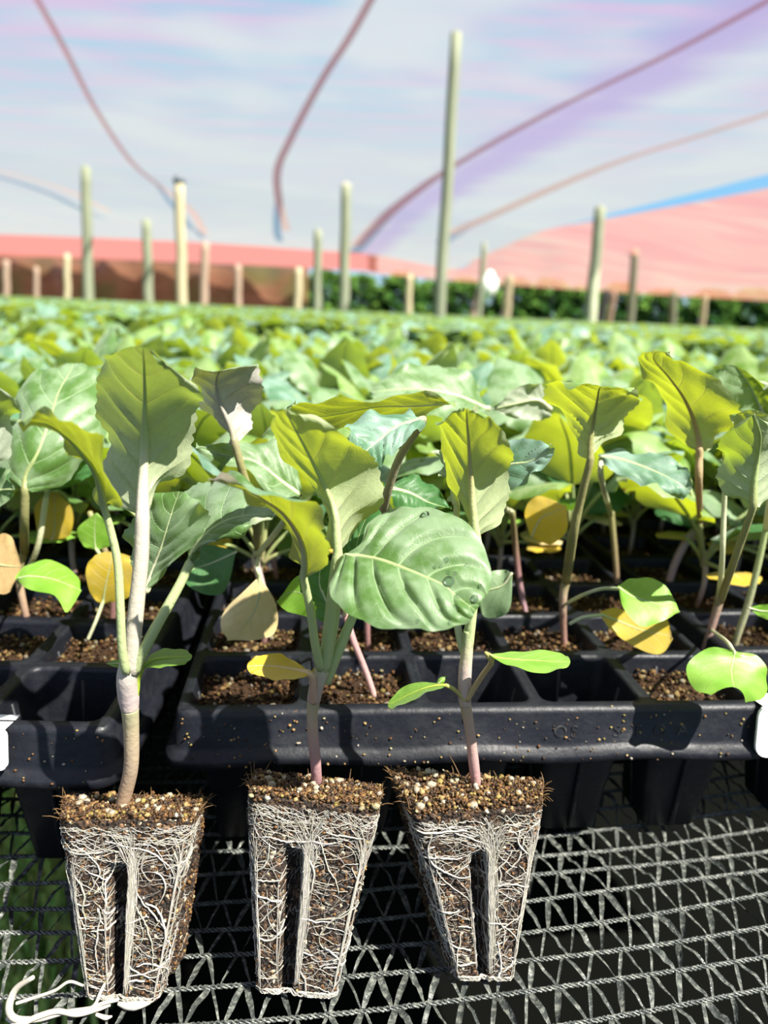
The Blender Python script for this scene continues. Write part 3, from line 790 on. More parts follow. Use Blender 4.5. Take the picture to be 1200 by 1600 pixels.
# ------------------------------------------------------------------ root plugs
def plug(root, corners, seed, groove=(.45, .58), nroots=150):
    """corners: top FL, FR, BR, BL then bottom FL, FR, BR, BL (points in the place)"""
    q = np.random.default_rng(seed); o_loc = np.array(root.location)
    T = [np.asarray(c) - o_loc for c in corners[:4]]; B = [np.asarray(c) - o_loc for c in corners[4:]]
    def side(s, t):
        """s in 0..4 round the plug (0..1 = front, left to right), t 0 top .. 1 bottom"""
        s = s % 4; i = int(s) % 4; f = s - i
        pt = T[i] * (1 - f) + T[(i + 1) % 4] * f; pb = B[i] * (1 - f) + B[(i + 1) % 4] * f
        p = pt * (1 - t) + pb * t
        cen = sum(T) / 4 * (1 - t) + sum(B) / 4 * t
        e = min(f, 1 - f); rc = max(0, 1 - e / .10) ** 2 * .055      # rounded corners
        p = p + (cen - p) * rc
        # moulded groove down the middle of each face
        g0, g1 = groove
        gd = 0
        if g0 - .03 < f < g1 + .03:
            a = min(1, max(0, (f - g0 + .03) / .04), ) * min(1, max(0, (g1 + .03 - f) / .04))
            gd = a * min(1, max(0, (t - .22) / .1))
        nrm = np.cross(T[(i + 1) % 4] - T[i], B[i] - T[i]); nrm = nrm / np.linalg.norm(nrm)
        if nrm @ (p - cen) < 0: nrm = -nrm
        return p - nrm * gd * .0055, nrm, gd
    ns, ntt = 132, 70
    V = []
    for j in range(ntt + 1):
        t = j / ntt
        for i in range(ns):
            p, n_, gd = side(i * 4 / ns, t)
            w_ = mnoise.noise(Vector(p * 420 + o_loc * 9)) * .0005 + mnoise.noise(Vector(p * 1500)) * .0003
            V.append(p + n_ * w_)
    F = [(j * ns + i, (j + 1) * ns + i, (j + 1) * ns + (i + 1) % ns, j * ns + (i + 1) % ns) for j in range(ntt) for i in range(ns)]
    # top and bottom surfaces
    for j, tt in ((0, T), (ntt, B)):
        cen = sum(tt) / 4; base = len(V); prev = [j * ns + i for i in range(ns)]
        for ring in range(1, 7):
            f = 1 - ring / 7; cur = []
            for i in range(ns):
                p = np.array(V[j * ns + i]); pz = cen * (1 - f) + p * f
                pz = pz + np.array([0, 0, mnoise.noise(Vector(pz * 500)) * .0009])
                cur.append(len(V)); V.append(pz)
            for i in range(ns):
                f4 = (prev[i], prev[(i + 1) % ns], cur[(i + 1) % ns], cur[i]); F.append(f4 if j == 0 else f4[::-1])
            prev = cur
        c = len(V); V.append(cen)
        for i in range(ns):
            t3 = (prev[i], prev[(i + 1) % ns], c); F.append(t3 if j == 0 else t3[::-1])
    body = mesh_obj('root_plug', V, F, M_SOIL, root)
    # grit and peat crumbs on the top
    b = Bag()
    def topp(a, c): return (T[0] * (1 - a) + T[1] * a) * (1 - c) + (T[3] * (1 - a) + T[2] * a) * c
    for _ in range(2300):
        a, c = q.uniform(.01, .99), q.uniform(.0, .99); p = topp(a, c) + [0, 0, q.uniform(-.0006, .0014)]
        col = gcol(q, .025, .11); grain(b, p, q.uniform(.0002, .00062) * (1.5 if col[0] > .5 else 1), col, q)
    for _ in range(14):
        p = topp(q.uniform(.05, .95), q.uniform(.05, .95)) + [0, 0, .0011]; grain(b, p, q.uniform(.0008, .00125), np.array((.85, .78, .58)) * q.uniform(.8, 1), q)
    for _ in range(150):
        a, c = q.uniform(0, 1), q.uniform(0, 1); 
        if q.uniform() < .4: a = q.choice([0.0, 1.0])
        p = topp(a, c); d = q.normal(size=3) * .0016; d[2] = abs(d[2]) * .8
        b.tube([p, p + d * .6 + [0, 0, .0003], p + d * 1.1], [.00016, .00012, .00005], 4, col=(.28, .16, .06))
    b.build('grit', M_GRAIN, body, smooth=False)['kind'] = 'stuff'
    # specks standing out of the sides
    b = Bag()
    for _ in range(2200):
        s, t = q.uniform(0, 4), q.uniform(.0, .99); p, n_, gd = side(s, t)
        if gd > 0: continue
        c = gcol(q, .012, .06); grain(b, p, q.uniform(.0002, .00055), c, q)
    b.build('peat_crumbs', M_GRAIN, body, smooth=False)['kind'] = 'stuff'
    # roots
    def walk(s, t, ang, n, step, curl, off, asp):
        pts = []; k = q.normal() * curl
        for _ in range(n):
            p, n_, gd = side(s, min(.995, max(.01, t)))
            if gd > .5 and q.uniform() < .25: break
            if gd > 0 and len(pts) % 2: p = p + n_ * gd * .0055 * .5
            pts.append(p + n_ * (off + .00012 * q.normal()))
            wdt = np.linalg.norm(T[1] - T[0]) * (1 - t) + np.linalg.norm(B[1] - B[0]) * t
            s += math.cos(ang) * step / wdt; t += math.sin(ang) * step / np.linalg.norm(T[0] - B[0])
            ang += k + q.normal() * .13; k *= .93; k += q.normal() * curl * .3
            if t > .99 or t < .03: ang = -ang * .5 if abs(math.cos(ang)) > .3 else 0.1; t = min(.985, max(.04, t))
        while len(pts) < 3: pts.append(pts[-1] + n_ * .0001 if pts else p)
        return catmull(pts, n)
    white = np.array((.86, .84, .76))
    def colr(): return white * q.uniform(.72, 1.05) * np.array((1, q.uniform(.95, 1), q.uniform(.86, 1)))
    fineb = Bag()
    for i in range(int(nroots * 2.0)):
        s = q.uniform(-.45, 1.45); t = q.uniform(.05, .98) ** 1.0
        ang = q.choice([0, math.pi]) + q.normal() * .6
        fineb.tube(walk(s, t, ang, int(q.integers(10, 26)), .0005, .05, .00018, 1), [q.uniform(.00004, .00008), .00003], 3, col=colr(), cap=False)
    for i in range(int(nroots * .45)):
        s = q.uniform(-.4, 1.4); t = q.uniform(.06, .97)
        ang = q.choice([0, math.pi]) + q.normal() * .5
        fineb.tube(walk(s, t, ang, int(q.integers(14, 36)), .0006, .06, .0003, 1), [q.uniform(.00008, .00015), .00005], 4, col=colr(), cap=False)
    # dense mat of roots close below the top edge
    for i in range(int(nroots * .6)):
        s = q.uniform(-.3, 1.3); t = .05 + abs(q.normal()) * .09
        fineb.tube(walk(s, t, q.choice([0, math.pi]) + q.normal() * .35, int(q.integers(12, 30)), .0006, .07, .0003, 1), [q.uniform(.00006, .00013), .00004], 4, col=colr(), cap=False)
    # bundles: beside the groove, down both front edges and round the foot
    for s0, sp_, t0, t1, m_ in ((groove[1] + .06, .028, .10, .95, 46), (.985, .012, .12, .98, 26), (.012, .015, .2, .98, 16), (groove[0] - .04, .010, .35, .95, 4)):
        for i in range(m_):
            a = t0 + q.uniform(-.04, .12); z = t1 - abs(q.normal()) * .12; s = s0 + q.normal() * sp_
            pts = []; ph_ = q.uniform(0, 6)
            for k in range(22):
                t = a + (z - a) * k / 21; f = s + math.sin(k * .5 + ph_) * sp_ * .5 + (.10 * (1 - k / 5) ** 2 * q.choice([1, 1]) * (i % 3 - 1) if k < 5 else 0)
                p, n_, gd = side(f, t); pts.append(p + n_ * (.0004 + .0003 * q.uniform()))
            fineb.tube(catmull(pts, 30), [.00006, q.uniform(.00008, .00014), .00007], 4, col=colr(), cap=False)
    for i in range(26):
        s = q.uniform(-.1, .75); pts = []
        for k in range(14):
            p, n_, gd = side(s + k * .028, .975 + .012 * math.sin(k * .8 + i)); pts.append(p + n_ * (.0003 + .0005 * q.uniform()) + (n_ * gd * .0048))
        fineb.tube(pts, [.0001, q.uniform(.00012, .00026), .0001], 4, col=colr() * .92, cap=False)
    fineb.build('root_hairs', M_ROOT, body)['kind'] = 'stuff'
    for i in range(26):
        s = q.uniform(.02, .98); t = q.uniform(.07, .9)
        if i % 3: ang = q.choice([0, math.pi]) + q.normal() * .4
        else: ang = math.pi / 2 + q.normal() * .5
        b = Bag(); rr = q.uniform(.00014, .00030)
        b.tube(walk(s, t, ang, int(q.integers(14, 34)), .0007, .07, .00045, 1), [rr * .7, rr, rr * .5], 6, col=colr())
        b.build('root', M_ROOT, body)
    return body, side

# ------------------------------------------------------------------ the three plug seedlings in front
def seedling(px, py, d, label, group=None, name='brassica_seedling'):
    g_ = at(px, py, d / 100); root = empty(name, g_); tag(root, label, 'seedling', group); return root

# left
r1 = seedling(190, 1262, 16.2, 'left of the three bare plug seedlings, tall, with one big upright oval leaf', 'lifted plug seedlings standing on the net')
c1 = [at(94, 1283, .1500), at(303, 1280, .1500), at(326, 1246, .176), at(100, 1243, .176), onz(136, 1562, .0005), onz(243, 1568, .0005), onz(240, 1568, .0005) + [.004, .0155, 0], onz(136, 1562, .0005) + [.001, .0155, 0]]
body1, side1 = plug(r1, c1, 11, (.36, .50), 150)
stem(r1, [(188, 1268, 16.2), (197, 1235, 16.2), (205, 1195, 16.1), (205, 1140, 16.0), (203, 1106, 15.9)], [.0016, .0018, .0018, .0019, .0021], [TANS, TANS, (.62, .48, .34), (.66, .55, .36), (.62, .60, .36)])
stem(r1, [(203, 1108, 15.9), (201, 1090, 15.9), (198, 1062, 15.8), (201, 1040, 15.8), (206, 1015, 15.8)], [.0021, .0025, .0024, .0022, .0016], [(.70, .58, .52), (.74, .62, .60), (.74, .66, .60), (.76, .74, .60), CREAMG])
leaf(r1, [(225, 812, 16.2),
          (186, 782, 16.9, 225, 775, 16.4, 248, 771, 16.9), (165, 742, 17.6, 226, 735, 16.6, 270, 746, 17.5),
          (160, 700, 17.9, 227, 692, 16.7, 298, 707, 17.8), (156, 655, 17.8, 227, 655, 16.5, 308, 672, 17.6),
          (154, 615, 17.3, 227, 620, 16.1, 317, 634, 17.1), (153, 585, 16.5, 226, 590, 15.4, 310, 610, 16.3),
          (158, 562, 15.7, 225, 565, 14.7, 286, 586, 15.5), (184, 547, 14.8, 223, 543, 14.2, 250, 560, 14.7)],
     M_YOUNG2, [(204, 1050, 15.8), (208, 1000, 15.8), (215, 930, 15.9), (221, 870, 16.0)], under=True, pr=(.0021, .0016), mr=(.0015, .0003), pcol=((.76, .70, .58), PALE), nu=90, nv=40)
leaf(r1, [(163, 792, 15.6), (153, 757, 15.3, 157, 759, 15.2, 192, 786, 15.6), (146, 737, 15.2, 150, 737, 14.9, 164, 724, 14.4),
          (125, 713, 14.8, 130, 709, 14.5, 150, 690, 13.7), (99, 690, 14.5, 105, 684, 14.2, 124, 660, 13.3),
          (70, 672, 14.2, 76, 664, 13.9, 94, 648, 13.3), (45, 662, 14.0, 50, 659, 13.8, 62, 652, 13.5), (28, 660, 13.7)],
     M_YOUNG, [(197, 1050, 15.6), (191, 1015, 15.5), (188, 950, 15.5), (184, 880, 15.6), (172, 825, 15.6)], under=True, pr=(.0011, .0008), mr=(.0008, .0002), pcol=(PALE, PALEG))
leaf(r1, [(226, 925, 16.6), (208, 885, 17.2, 238, 890, 16.8, 262, 890, 16.6), (196, 850, 17.4, 250, 860, 16.8, 303, 848, 16.3),
          (204, 818, 17.3, 260, 828, 16.8, 322, 803, 16.3), (226, 792, 17.2, 270, 796, 16.9, 312, 782, 16.6), (256, 772, 17.2, 280, 768, 17.0, 298, 774, 16.9)],
     M_LEAF, None, mr=(.0009, .0002), tooth=.09)
leaf(r1, [(296, 872, 16.3), (276, 815, 17.9, 312, 845, 16.2, 318, 852, 15.9), (290, 772, 18.6, 334, 824, 16.3, 345, 842, 15.8),
          (320, 749, 18.8, 362, 810, 16.3, 383, 824, 15.8), (365, 743, 18.4, 396, 804, 16.3, 410, 812, 15.9),
          (412, 770, 17.4, 425, 803, 16.3, 430, 809, 16.0), (448, 804, 16.4)],
     M_LEAF, [(208, 1052, 15.8), (230, 1005, 15.8), (255, 960, 15.9), (280, 915, 16.1)], pr=(.0014, .0011), pcol=(PALE, PALEG), tooth=.05)
leaf(r1, [(222, 1044, 15.9), (234, 1024, 16.3, 238, 1032, 15.9, 240, 1043, 15.6), (262, 1013, 16.5, 262, 1028, 15.9, 262, 1042, 15.5),
          (287, 1015, 16.5, 288, 1027, 15.9, 286, 1038, 15.6), (297, 1020, 16.2, 300, 1026, 15.9, 296, 1033, 15.7)],
     M_COT, [(211, 1105, 15.9), (214, 1080, 15.9), (217, 1058, 15.9)], under=True, name='cotyledon', tooth=0, vamp=0, wave=.0002, nu=20, nv=14, pr=(.0006, .0006), mr=(.0005, .0002), pcol=((.5, .65, .08), (.5, .65, .1)))
leaf(r1, [(192, 1037, 16.5), (185, 1031, 16.5, 185, 1037, 16.4, 185, 1043, 16.3), (175, 1032, 16.5, 175, 1037, 16.4, 175, 1041, 16.3), (166, 1037, 16.4)], M_COT, name='cotyledon', tooth=0, vamp=0, wave=0, nu=10, nv=8, mr=(.0003, .0001))
# trailing roots at the foot of the left plug
b = Bag(); o_loc = np.array(r1.location)
def trail(pts, r, c=(.86, .80, .66)):
    P = catmull([onz(x, y, z) for x, y, z in pts], 40) - o_loc; b.tube(P, r, 8, col=c)
trail([(172, 1570, .002), (150, 1578, .002), (120, 1585, .002), (90, 1580, .003), (60, 1588, .003), (30, 1600, .002), (12, 1590, .002)], [.0004, .0006, .0007, .0006])
trail([(185, 1562, .003), (160, 1568, .003), (140, 1576, .002), (100, 1582, .002), (60, 1592, .002), (25, 1592, .003), (14, 1575, .006), (25, 1545, .010), (52, 1527, .014)], [.0004, .0005, .0006, .0008, .0009, .0005])
trail([(176, 1490, .010), (172, 1520, .007), (158, 1548, .004), (148, 1570, .003), (130, 1582, .002)], [.0003, .0004, .0004])
trail([(130, 1540, .006), (108, 1534, .008), (85, 1548, .006), (50, 1560, .004), (25, 1568, .004)], [.0003, .0004, .0004])
trail([(185, 1568, .001), (200, 1572, .001), (220, 1570, .001), (235, 1566, .001)], [.0005, .0011, .0004], (.86, .83, .72))
trail([(150, 1585, .002), (165, 1590, .001), (175, 1588, .001)], [.0004, .0006, .0002])
b.build('trailing_roots', M_ROOT, body1)['kind'] = 'stuff'

# middle
r2 = seedling(495, 1216, 17.0, 'middle plug seedling, carrying the broad round droplet covered leaf and a yellow cotyledon', 'lifted plug seedlings standing on the net')
c2 = [at(388, 1243, .1555), at(592, 1264, .1530), at(597, 1230, .178), at(398, 1207, .180), onz(402, 1552, .0005), onz(522, 1562, .0005), onz(522, 1562, .0005) + [.001, .0165, 0], onz(402, 1552, .0005) + [-.001, .0165, 0]]
body2, _ = plug(r2, c2, 23, (.30, .44), 185)
stem(r2, [(495, 1222, 17.0), (493, 1190, 16.9), (489, 1150, 16.8), (488, 1115, 16.7), (491, 1090, 16.6)], [.0014, .0014, .0014, .0014, .0016], [(.45, .24, .26), (.60, .36, .36), (.66, .46, .38), (.68, .55, .38), (.66, .60, .36)])
stem(r2, [(490, 1095, 16.6), (494, 1075, 16.6), (502, 1050, 16.6), (508, 1028, 16.6)], [.0017, .0018, .0019, .0015], [(.66, .46, .42), (.68, .55, .48), (.72, .66, .50), PALE])
leaf(r2, [(525, 872, 16.3), (521, 848, 16.5, 524, 845, 16.3, 546, 850, 17.0), (515, 812, 16.9, 523, 810, 16.4, 570, 815, 17.5),
          (502, 783, 17.0, 517, 783, 16.5, 592, 778, 17.5), (478, 745, 16.8, 505, 755, 16.4, 598, 742, 17.2),
          (453, 713, 16.3, 491, 726, 16.0, 585, 718, 16.6), (430, 686, 15.7, 476, 697, 15.4, 558, 697, 15.9),
          (420, 666, 15.2, 463, 673, 14.9, 526, 669, 15.2), (426, 650, 14.7, 453, 655, 14.5, 492, 652, 14.7), (438, 641, 14.4, 446, 641, 14.3, 458, 644, 14.4)],
     M_YOUNG, [(506, 1045, 16.6), (511, 1010, 16.5), (517, 960, 16.4), (522, 910, 16.3)], under=True, pr=(.0017, .0013), mr=(.0011, .0002), pcol=(PALE, (.62, .72, .30)), nu=90, nv=40, tooth=.05)
leaf(r2, [(475, 902, 15.6), (466, 880, 15.7, 478, 878, 15.4, 500, 890, 15.1), (460, 855, 15.6, 473, 848, 15.2, 514, 862, 14.5),
          (446, 826, 15.3, 458, 820, 14.9, 517, 838, 14.0), (426, 801, 15.0, 440, 799, 14.6, 503, 810, 13.8),
          (401, 781, 14.6, 414, 781, 14.3, 472, 786, 13.6), (372, 764, 14.4, 386, 766, 14.1, 432, 770, 13.6), (348, 753, 14.1, 357, 757, 14.0, 388, 760, 13.7), (327, 748, 14.0)],
     M_PURP, [(501, 1045, 16.5), (493, 1010, 16.2), (486, 960, 15.9), (479, 925, 15.7)], under=True, pr=(.0011, .0009), mr=(.0008, .0002), pcol=(PALE, (.55, .50, .36)))
bl = leaf(r2, [(540, 868, 15.6), (563, 850, 15.8, 558, 868, 15.5, 517, 903, 14.9), (578, 822, 16.2, 578, 871, 15.3, 519, 932, 14.5),
          (604, 797, 16.4, 600, 876, 15.1, 545, 960, 14.1), (640, 790, 16.3, 630, 887, 14.9, 592, 983, 13.8),
          (686, 796, 16.1, 660, 899, 14.7, 642, 978, 13.7), (740, 830, 15.6, 693, 914, 14.5, 672, 987, 13.7),
          (762, 866, 15.1, 712, 930, 14.35, 700, 984, 13.75), (768, 903, 14.7, 730, 944, 14.2, 722, 976, 13.85), (761, 931, 14.35, 744, 954, 14.1, 737, 968, 13.95)],
     M_LEAF, [(508, 1045, 16.7), (515, 1015, 16.7), (524, 960, 16.6), (528, 905, 16.2), (532, 880, 15.9)], pr=(.0013, .0010), mr=(.0008, .0002), vamp=.0016, nu=80, nv=56, tooth=.03, nt_=9, wave=.0007, pcol=(PALE, PALEG),
     label='broad round waxy leaf with beads of water')
leaf(r2, [(552, 960, 16.9), (545, 925, 17.4, 552, 925, 17.2, 560, 925, 17.2), (540, 885, 17.8, 555, 880, 17.6, 575, 885, 17.5), (548, 840, 18.0, 560, 840, 17.9, 590, 845, 17.8), (565, 800, 18.2, 580, 790, 18.0, 600, 805, 18.0)],
     M_DARK, [(508, 1065, 16.8), (525, 1025, 16.8), (542, 985, 16.9)], pr=(.0016, .0012), pcol=(PALE, PALEG))
leaf(r2, [(522, 985, 17.4), (500, 960, 17.7, 515, 950, 17.5, 527, 955, 17.4), (470, 925, 18.0, 500, 915, 17.8, 528, 920, 17.6), (478, 885, 18.1, 500, 885, 17.9, 520, 885, 17.8), (495, 865, 18.1)], M_DARK, None, tooth=.1)
leaf(r2, [(484, 1050, 16.1), (464, 1062, 15.7, 462, 1046, 16.2, 456, 1030, 16.5), (430, 1061, 15.6, 430, 1041, 16.1, 430, 1021, 16.5),
          (402, 1056, 15.7, 402, 1040, 16.1, 404, 1024, 16.4), (389, 1049, 15.9, 386, 1041, 16.1, 390, 1032, 16.3)],
     M_YEL, [(490, 1098, 16.5), (489, 1075, 16.3), (487, 1058, 16.2)], name='cotyledon', tooth=0, vamp=0, wave=.0003, nu=24, nv=16, pr=(.0008, .0009), mr=(.0008, .0003), pcol=((.80, .55, .40), (.85, .62, .35)), label='yellow dying cotyledon')
leaf(r2, [(486, 1050, 16.6), (495, 1040, 16.8, 492, 1050, 16.7, 488, 1060, 16.6), (505, 1045, 16.9)], M_YEL, name='cotyledon', tooth=0, vamp=0, wave=0, nu=8, nv=6, mr=(.0003, .0001))

# right
r3 = seedling(743, 1222, 17.4, 'right plug seedling, smaller, with one upright leaf and two green cotyledons', 'lifted plug seedlings standing on the net')
c3 = [at(646, 1276, .1550), at(846, 1258, .1600), at(850, 1222, .183), at(607, 1203, .178), onz(714, 1532, .0005), onz(800, 1534, .0005), onz(800, 1534, .0005) + [-.001, .0165, 0], onz(714, 1532, .0005) + [-.006, .0155, 0]]
body3, _ = plug(r3, c3, 37, (.42, .54), 150)
stem(r3, [(744, 1226, 17.4), (740, 1190, 17.3), (734, 1140, 17.2), (727, 1100, 17.1)], [.0014, .0014, .0013, .0015], [(.66, .38, .36), (.70, .44, .42), (.68, .50, .40), (.66, .52, .36)])
stem(r3, [(727, 1102, 17.1), (726, 1075, 17.1), (727, 1045, 17.1), (730, 1015, 17.1), (732, 985, 17.1)], [.0015, .0017, .0017, .0015, .0013], [(.68, .52, .44), (.72, .56, .52), (.74, .60, .54), (.74, .70, .45), PALE])
leaf(r3, [(744, 850, 17.0), (734, 825, 17.3, 740, 825, 17.0, 763, 822, 17.5), (721, 797, 17.6, 738, 795, 17.0, 788, 796, 17.9),
          (708, 757, 17.8, 736, 758, 17.0, 799, 768, 18.0), (697, 720, 17.3, 734, 722, 16.8, 799, 724, 17.4), (686, 686, 16.6, 732, 687, 16.3, 796, 692, 16.7),
          (681, 660, 16.0, 730, 662, 15.8, 783, 674, 16.1), (697, 649, 15.6, 729, 645, 15.4, 760, 657, 15.6), (722, 641, 15.3, 729, 639, 15.2, 738, 643, 15.3)],
     M_YOUNG, [(731, 1010, 17.1), (735, 975, 17.1), (740, 930, 17.1), (744, 885, 17.1)], under=True, pr=(.0014, .0012), mr=(.0012, .0002), pcol=(PALE, (.70, .66, .30)), nu=90, nv=40, tooth=.05)
leaf(r3, [(715, 790, 17.8), (703, 760, 18.0, 708, 760, 17.8, 712, 760, 17.8), (690, 730, 18.1, 697, 730, 18.0, 704, 728, 17.9), (682, 705, 18.3, 690, 702, 18.2, 698, 705, 18.1)], M_LEAF, [(724, 1020, 17.2), (716, 985, 17.3), (712, 940, 17.5), (712, 860, 17.8)], under=True, tooth=.15, pr=(.0010, .0008))
leaf(r3, [(757, 1018, 16.4), (776, 1022, 16.6, 777, 1027, 16.3, 779, 1032, 16.1), (801, 1018, 16.8, 802, 1030, 16.2, 805, 1043, 15.7),
          (840, 1016, 16.9, 840, 1032, 16.2, 840, 1051, 15.5), (874, 1020, 16.9, 874, 1034, 16.2, 868, 1048, 15.6), (887, 1025, 16.6, 891, 1034, 16.2, 887, 1042, 15.9)],
     M_COT, [(730, 1094, 17.0), (741, 1075, 16.9), (756, 1052, 16.7), (768, 1034, 16.4)], name='cotyledon', tooth=0, vamp=0, wave=.0002, nu=26, nv=18, pr=(.0008, .0007), mr=(.0005, .0002), pcol=((.66, .50, .28), (.62, .60, .16)))
leaf(r3, [(700, 1072, 16.9), (682, 1077, 16.7, 682, 1072, 16.9, 680, 1067, 17.0), (660, 1086, 16.6, 660, 1077, 16.9, 656, 1066, 17.1), (632, 1100, 16.6, 634, 1088, 16.9, 630, 1073, 17.1), (612, 1107, 16.7, 606, 1102, 16.9, 612, 1090, 17.0)],
     M_COT, [(727, 1094, 17.0), (717, 1084, 17.0), (706, 1075, 16.9)], under=True, name='cotyledon', tooth=0, vamp=0, wave=.0002, nu=20, nv=14, pr=(.0006, .0005), mr=(.0004, .0002), pcol=((.6, .55, .2), (.5, .6, .1)))
leaf(r3, [(683, 1070, 17.2), (686, 1060, 17.3, 690, 1063, 17.2, 693, 1067, 17.2), (697, 1056, 17.3)], M_COT, name='cotyledon', tooth=0, vamp=0, wave=0, nu=10, nv=8, mr=(.0003, .0001))

# water drops on the broad leaf
def glass():
    m, nt, N, L = newmat('water'); out = N.new('ShaderNodeOutputMaterial')
    tp = N.new('ShaderNodeBsdfTransparent'); tp.inputs[0].default_value = (.93, .98, .93, 1); gl = N.new('ShaderNodeBsdfGlossy'); gl.inputs['Roughness'].default_value = .03
    fr = N.new('ShaderNodeFresnel'); fr.inputs[0].default_value = 1.33; mx = N.new('ShaderNodeMixShader')
    L.new(val(N, L, 'ADD', val(N, L, 'MULTIPLY', fr.outputs[0], 1.6), .03), mx.inputs[0]); L.new(tp.outputs[0], mx.inputs[1]); L.new(gl.outputs[0], mx.inputs[2]); L.new(mx.outputs[0], out.inputs[0]); return m
M_WATER = glass()
bpy.context.view_layer.update()
dg = bpy.context.evaluated_depsgraph_get()
def drop(px, py, r, k):
    d = ray(px, py); org = Vector(CAM); hit = None
    inv = bl.matrix_world.inverted()
    ok, loc, nrm, fi = bl.ray_cast(inv @ org, (inv.to_3x3() @ Vector(d)).normalized())
    if not ok: return
    loc = bl.matrix_world @ loc; nrm = (bl.matrix_world.to_3x3() @ nrm).normalized()
    if nrm.dot(Vector(d)) > 0: nrm = -nrm
    V = []; F = []; n = 14; ringn = 6
    for j in range(ringn):
        a = j / ringn * 1.75; rr = math.sin(a) if a < 1.57 else math.sin(a); z = math.cos(a)
        for i in range(n): V.append((rr * math.cos(i * 6.2832 / n), rr * math.sin(i * 6.2832 / n), z * .62))
    V = V[n:] ; V.append((0, 0, .62)); top_ = len(V) - 1
    m_ = ringn - 1
    F += [(i, (i + 1) % n, top_)[::1] for i in range(n)]
    F += [(j * n + i, (j + 1) * n + i, (j + 1) * n + (i + 1) % n, j * n + (i + 1) % n) for j in range(m_ - 1) for i in range(n)]
    V.append((0, 0, -.12)); bt = len(V) - 1
    F += [((m_ - 1) * n + (i + 1) % n, (m_ - 1) * n + i, bt) for i in range(n)]
    o = mesh_obj('water_droplet', np.array(V) * r, F, M_WATER)
    o.rotation_euler = nrm.to_track_quat('Z', 'Y').to_euler(); o.location = loc + nrm * r * .02
    return o
DROPS = [(664, 806, 9, 'largest upper water bead near the top edge of the broad leaf'), (702, 908, 9, 'large water bead near the middle right of the broad leaf'),
         (712, 952, 8, 'round water bead low on the broad leaf near its tip'), (715, 932, 4, 'small bead just above the low round bead'),
         (742, 935, 6, 'bright bead at the right margin of the broad leaf'), (690, 952, 3, 'tiny bead left of the low round bead'),
         (703, 973, 3, 'tiny bead at the bottom margin'), (653, 970, 3, 'tiny bead near the bottom centre of the leaf'),
         (698, 874, 4, 'small bead above the large middle bead'), (679, 886, 3, 'tiny bead in the row left of centre right'),
         (689, 885, 3, 'tiny bead at the end of the middle row'), (730, 884, 4, 'faint bead high on the right of the leaf'),
         (750, 915, 3, 'small bead on the right edge above the bright bead'), (701, 895, 3, 'tiny left bead of the close pair above the large bead'), (711, 896, 3, 'tiny right bead of the close pair above the large bead')]
for k, (x, y, r, lb) in enumerate(DROPS):
    o = drop(x, y, r / FPX * .155, k)
    if o: tag(o, lb, 'droplet', 'water droplets on the broad leaf')

# ------------------------------------------------------------------ hand placed seedlings in the first tray rows
LOW = dict(nu=30, nv=20)
CT = dict(name='cotyledon', tooth=0, vamp=0, wave=.0003, nu=18, nv=12, pr=(.0006, .0006), mr=(.0004, .0002))
def med(root):
    o = bpy.data.objects.new('potting_mix', MEDIUM[rnd.randrange(3)]); COL.objects.link(o); o.parent = root
    # lie in the nearest cell
    x, y = root.location.x, root.location.y
    c = min(cells, key=lambda c: (c[0] - x) ** 2 + (c[1] - y) ** 2)
    o.location = (c[0] - x, c[1] - y, 0); o.rotation_euler = (0, 0, c[2]); used.add((round(c[0], 3), round(c[1], 3)))
used = set()
def sd(px, py, label, group=None):
    g_ = onz(px, py, SOILZ); root = empty('brassica_seedling', g_); tag(root, label, 'seedling', group); med(root)
    return root, g_[1] * 100
GB = 'seedlings growing in the front rows of the trays'
def R(L, M, Rr, d, dl=0, dr=None):
    """row helper: three picture points, distance d cm at the midrib and offsets for the edges"""
    if dr is None: dr = dl
    return (*L, d + dl, *M, d, *Rr, d + dr)

# A: behind left plug
rA, dA = sd(48, 985, 'seedling behind the left plug holding a big pale sunlit round leaf', GB)
stem(rA, [(48, 988, dA), (38, 950, dA), (30, 900, dA), (38, 860, dA)], [.0011, .0013, .0014], [DKP, TANS, OLIVE])
leaf(rA, [(38, 768, 23.0), R((-5, 742), (40, 742), (100, 755), 23.2, .6), R((12, 700), (60, 705), (143, 712), 23.4, .9), R((22, 655), (78, 655), (166, 672), 24.2, .7),
          R((28, 615), (92, 612), (168, 628), 25.2, .3), R((60, 583), (110, 580), (160, 592), 26.0, .1), R((95, 570), (115, 568), (135, 571), 26.4)],
     M_LEAF, [(38, 862, dA), (38, 820, 23.4)], pr=(.0016, .0014), vamp=.001, nu=40, nv=28, pcol=(OLIVE, PALEG), tooth=.03)
leaf(rA, [(70, 770, 24.5), R((75, 758), (95, 750), (120, 755), 24.6), R((75, 735), (110, 725), (150, 730), 24.6), (140, 705, 24.8)], M_DARK, [(40, 900, dA), (60, 850, 24.4)], pr=(.001, .001), **LOW)
leaf(rA, [(25, 905, 22.6), R((40, 883), (45, 900), (45, 921), 22.5, .5, -.4), R((80, 876), (80, 904), (85, 930), 22.4, .8, -.6), R((116, 894), (110, 915), (104, 957), 22.3, .7, -.8), (127, 922, 22.4)], M_COT, [(32, 915, dA), (28, 908, 23)], **CT)
rB, dB = sd(-60, 985, 'seedling at the left frame edge whose grey underside leaf enters the picture', GB)
stem(rB, [(-60, 985, dB), (-45, 900, 24), (-30, 850, 23)], [.0012, .0013], [DKP, OLIVE])
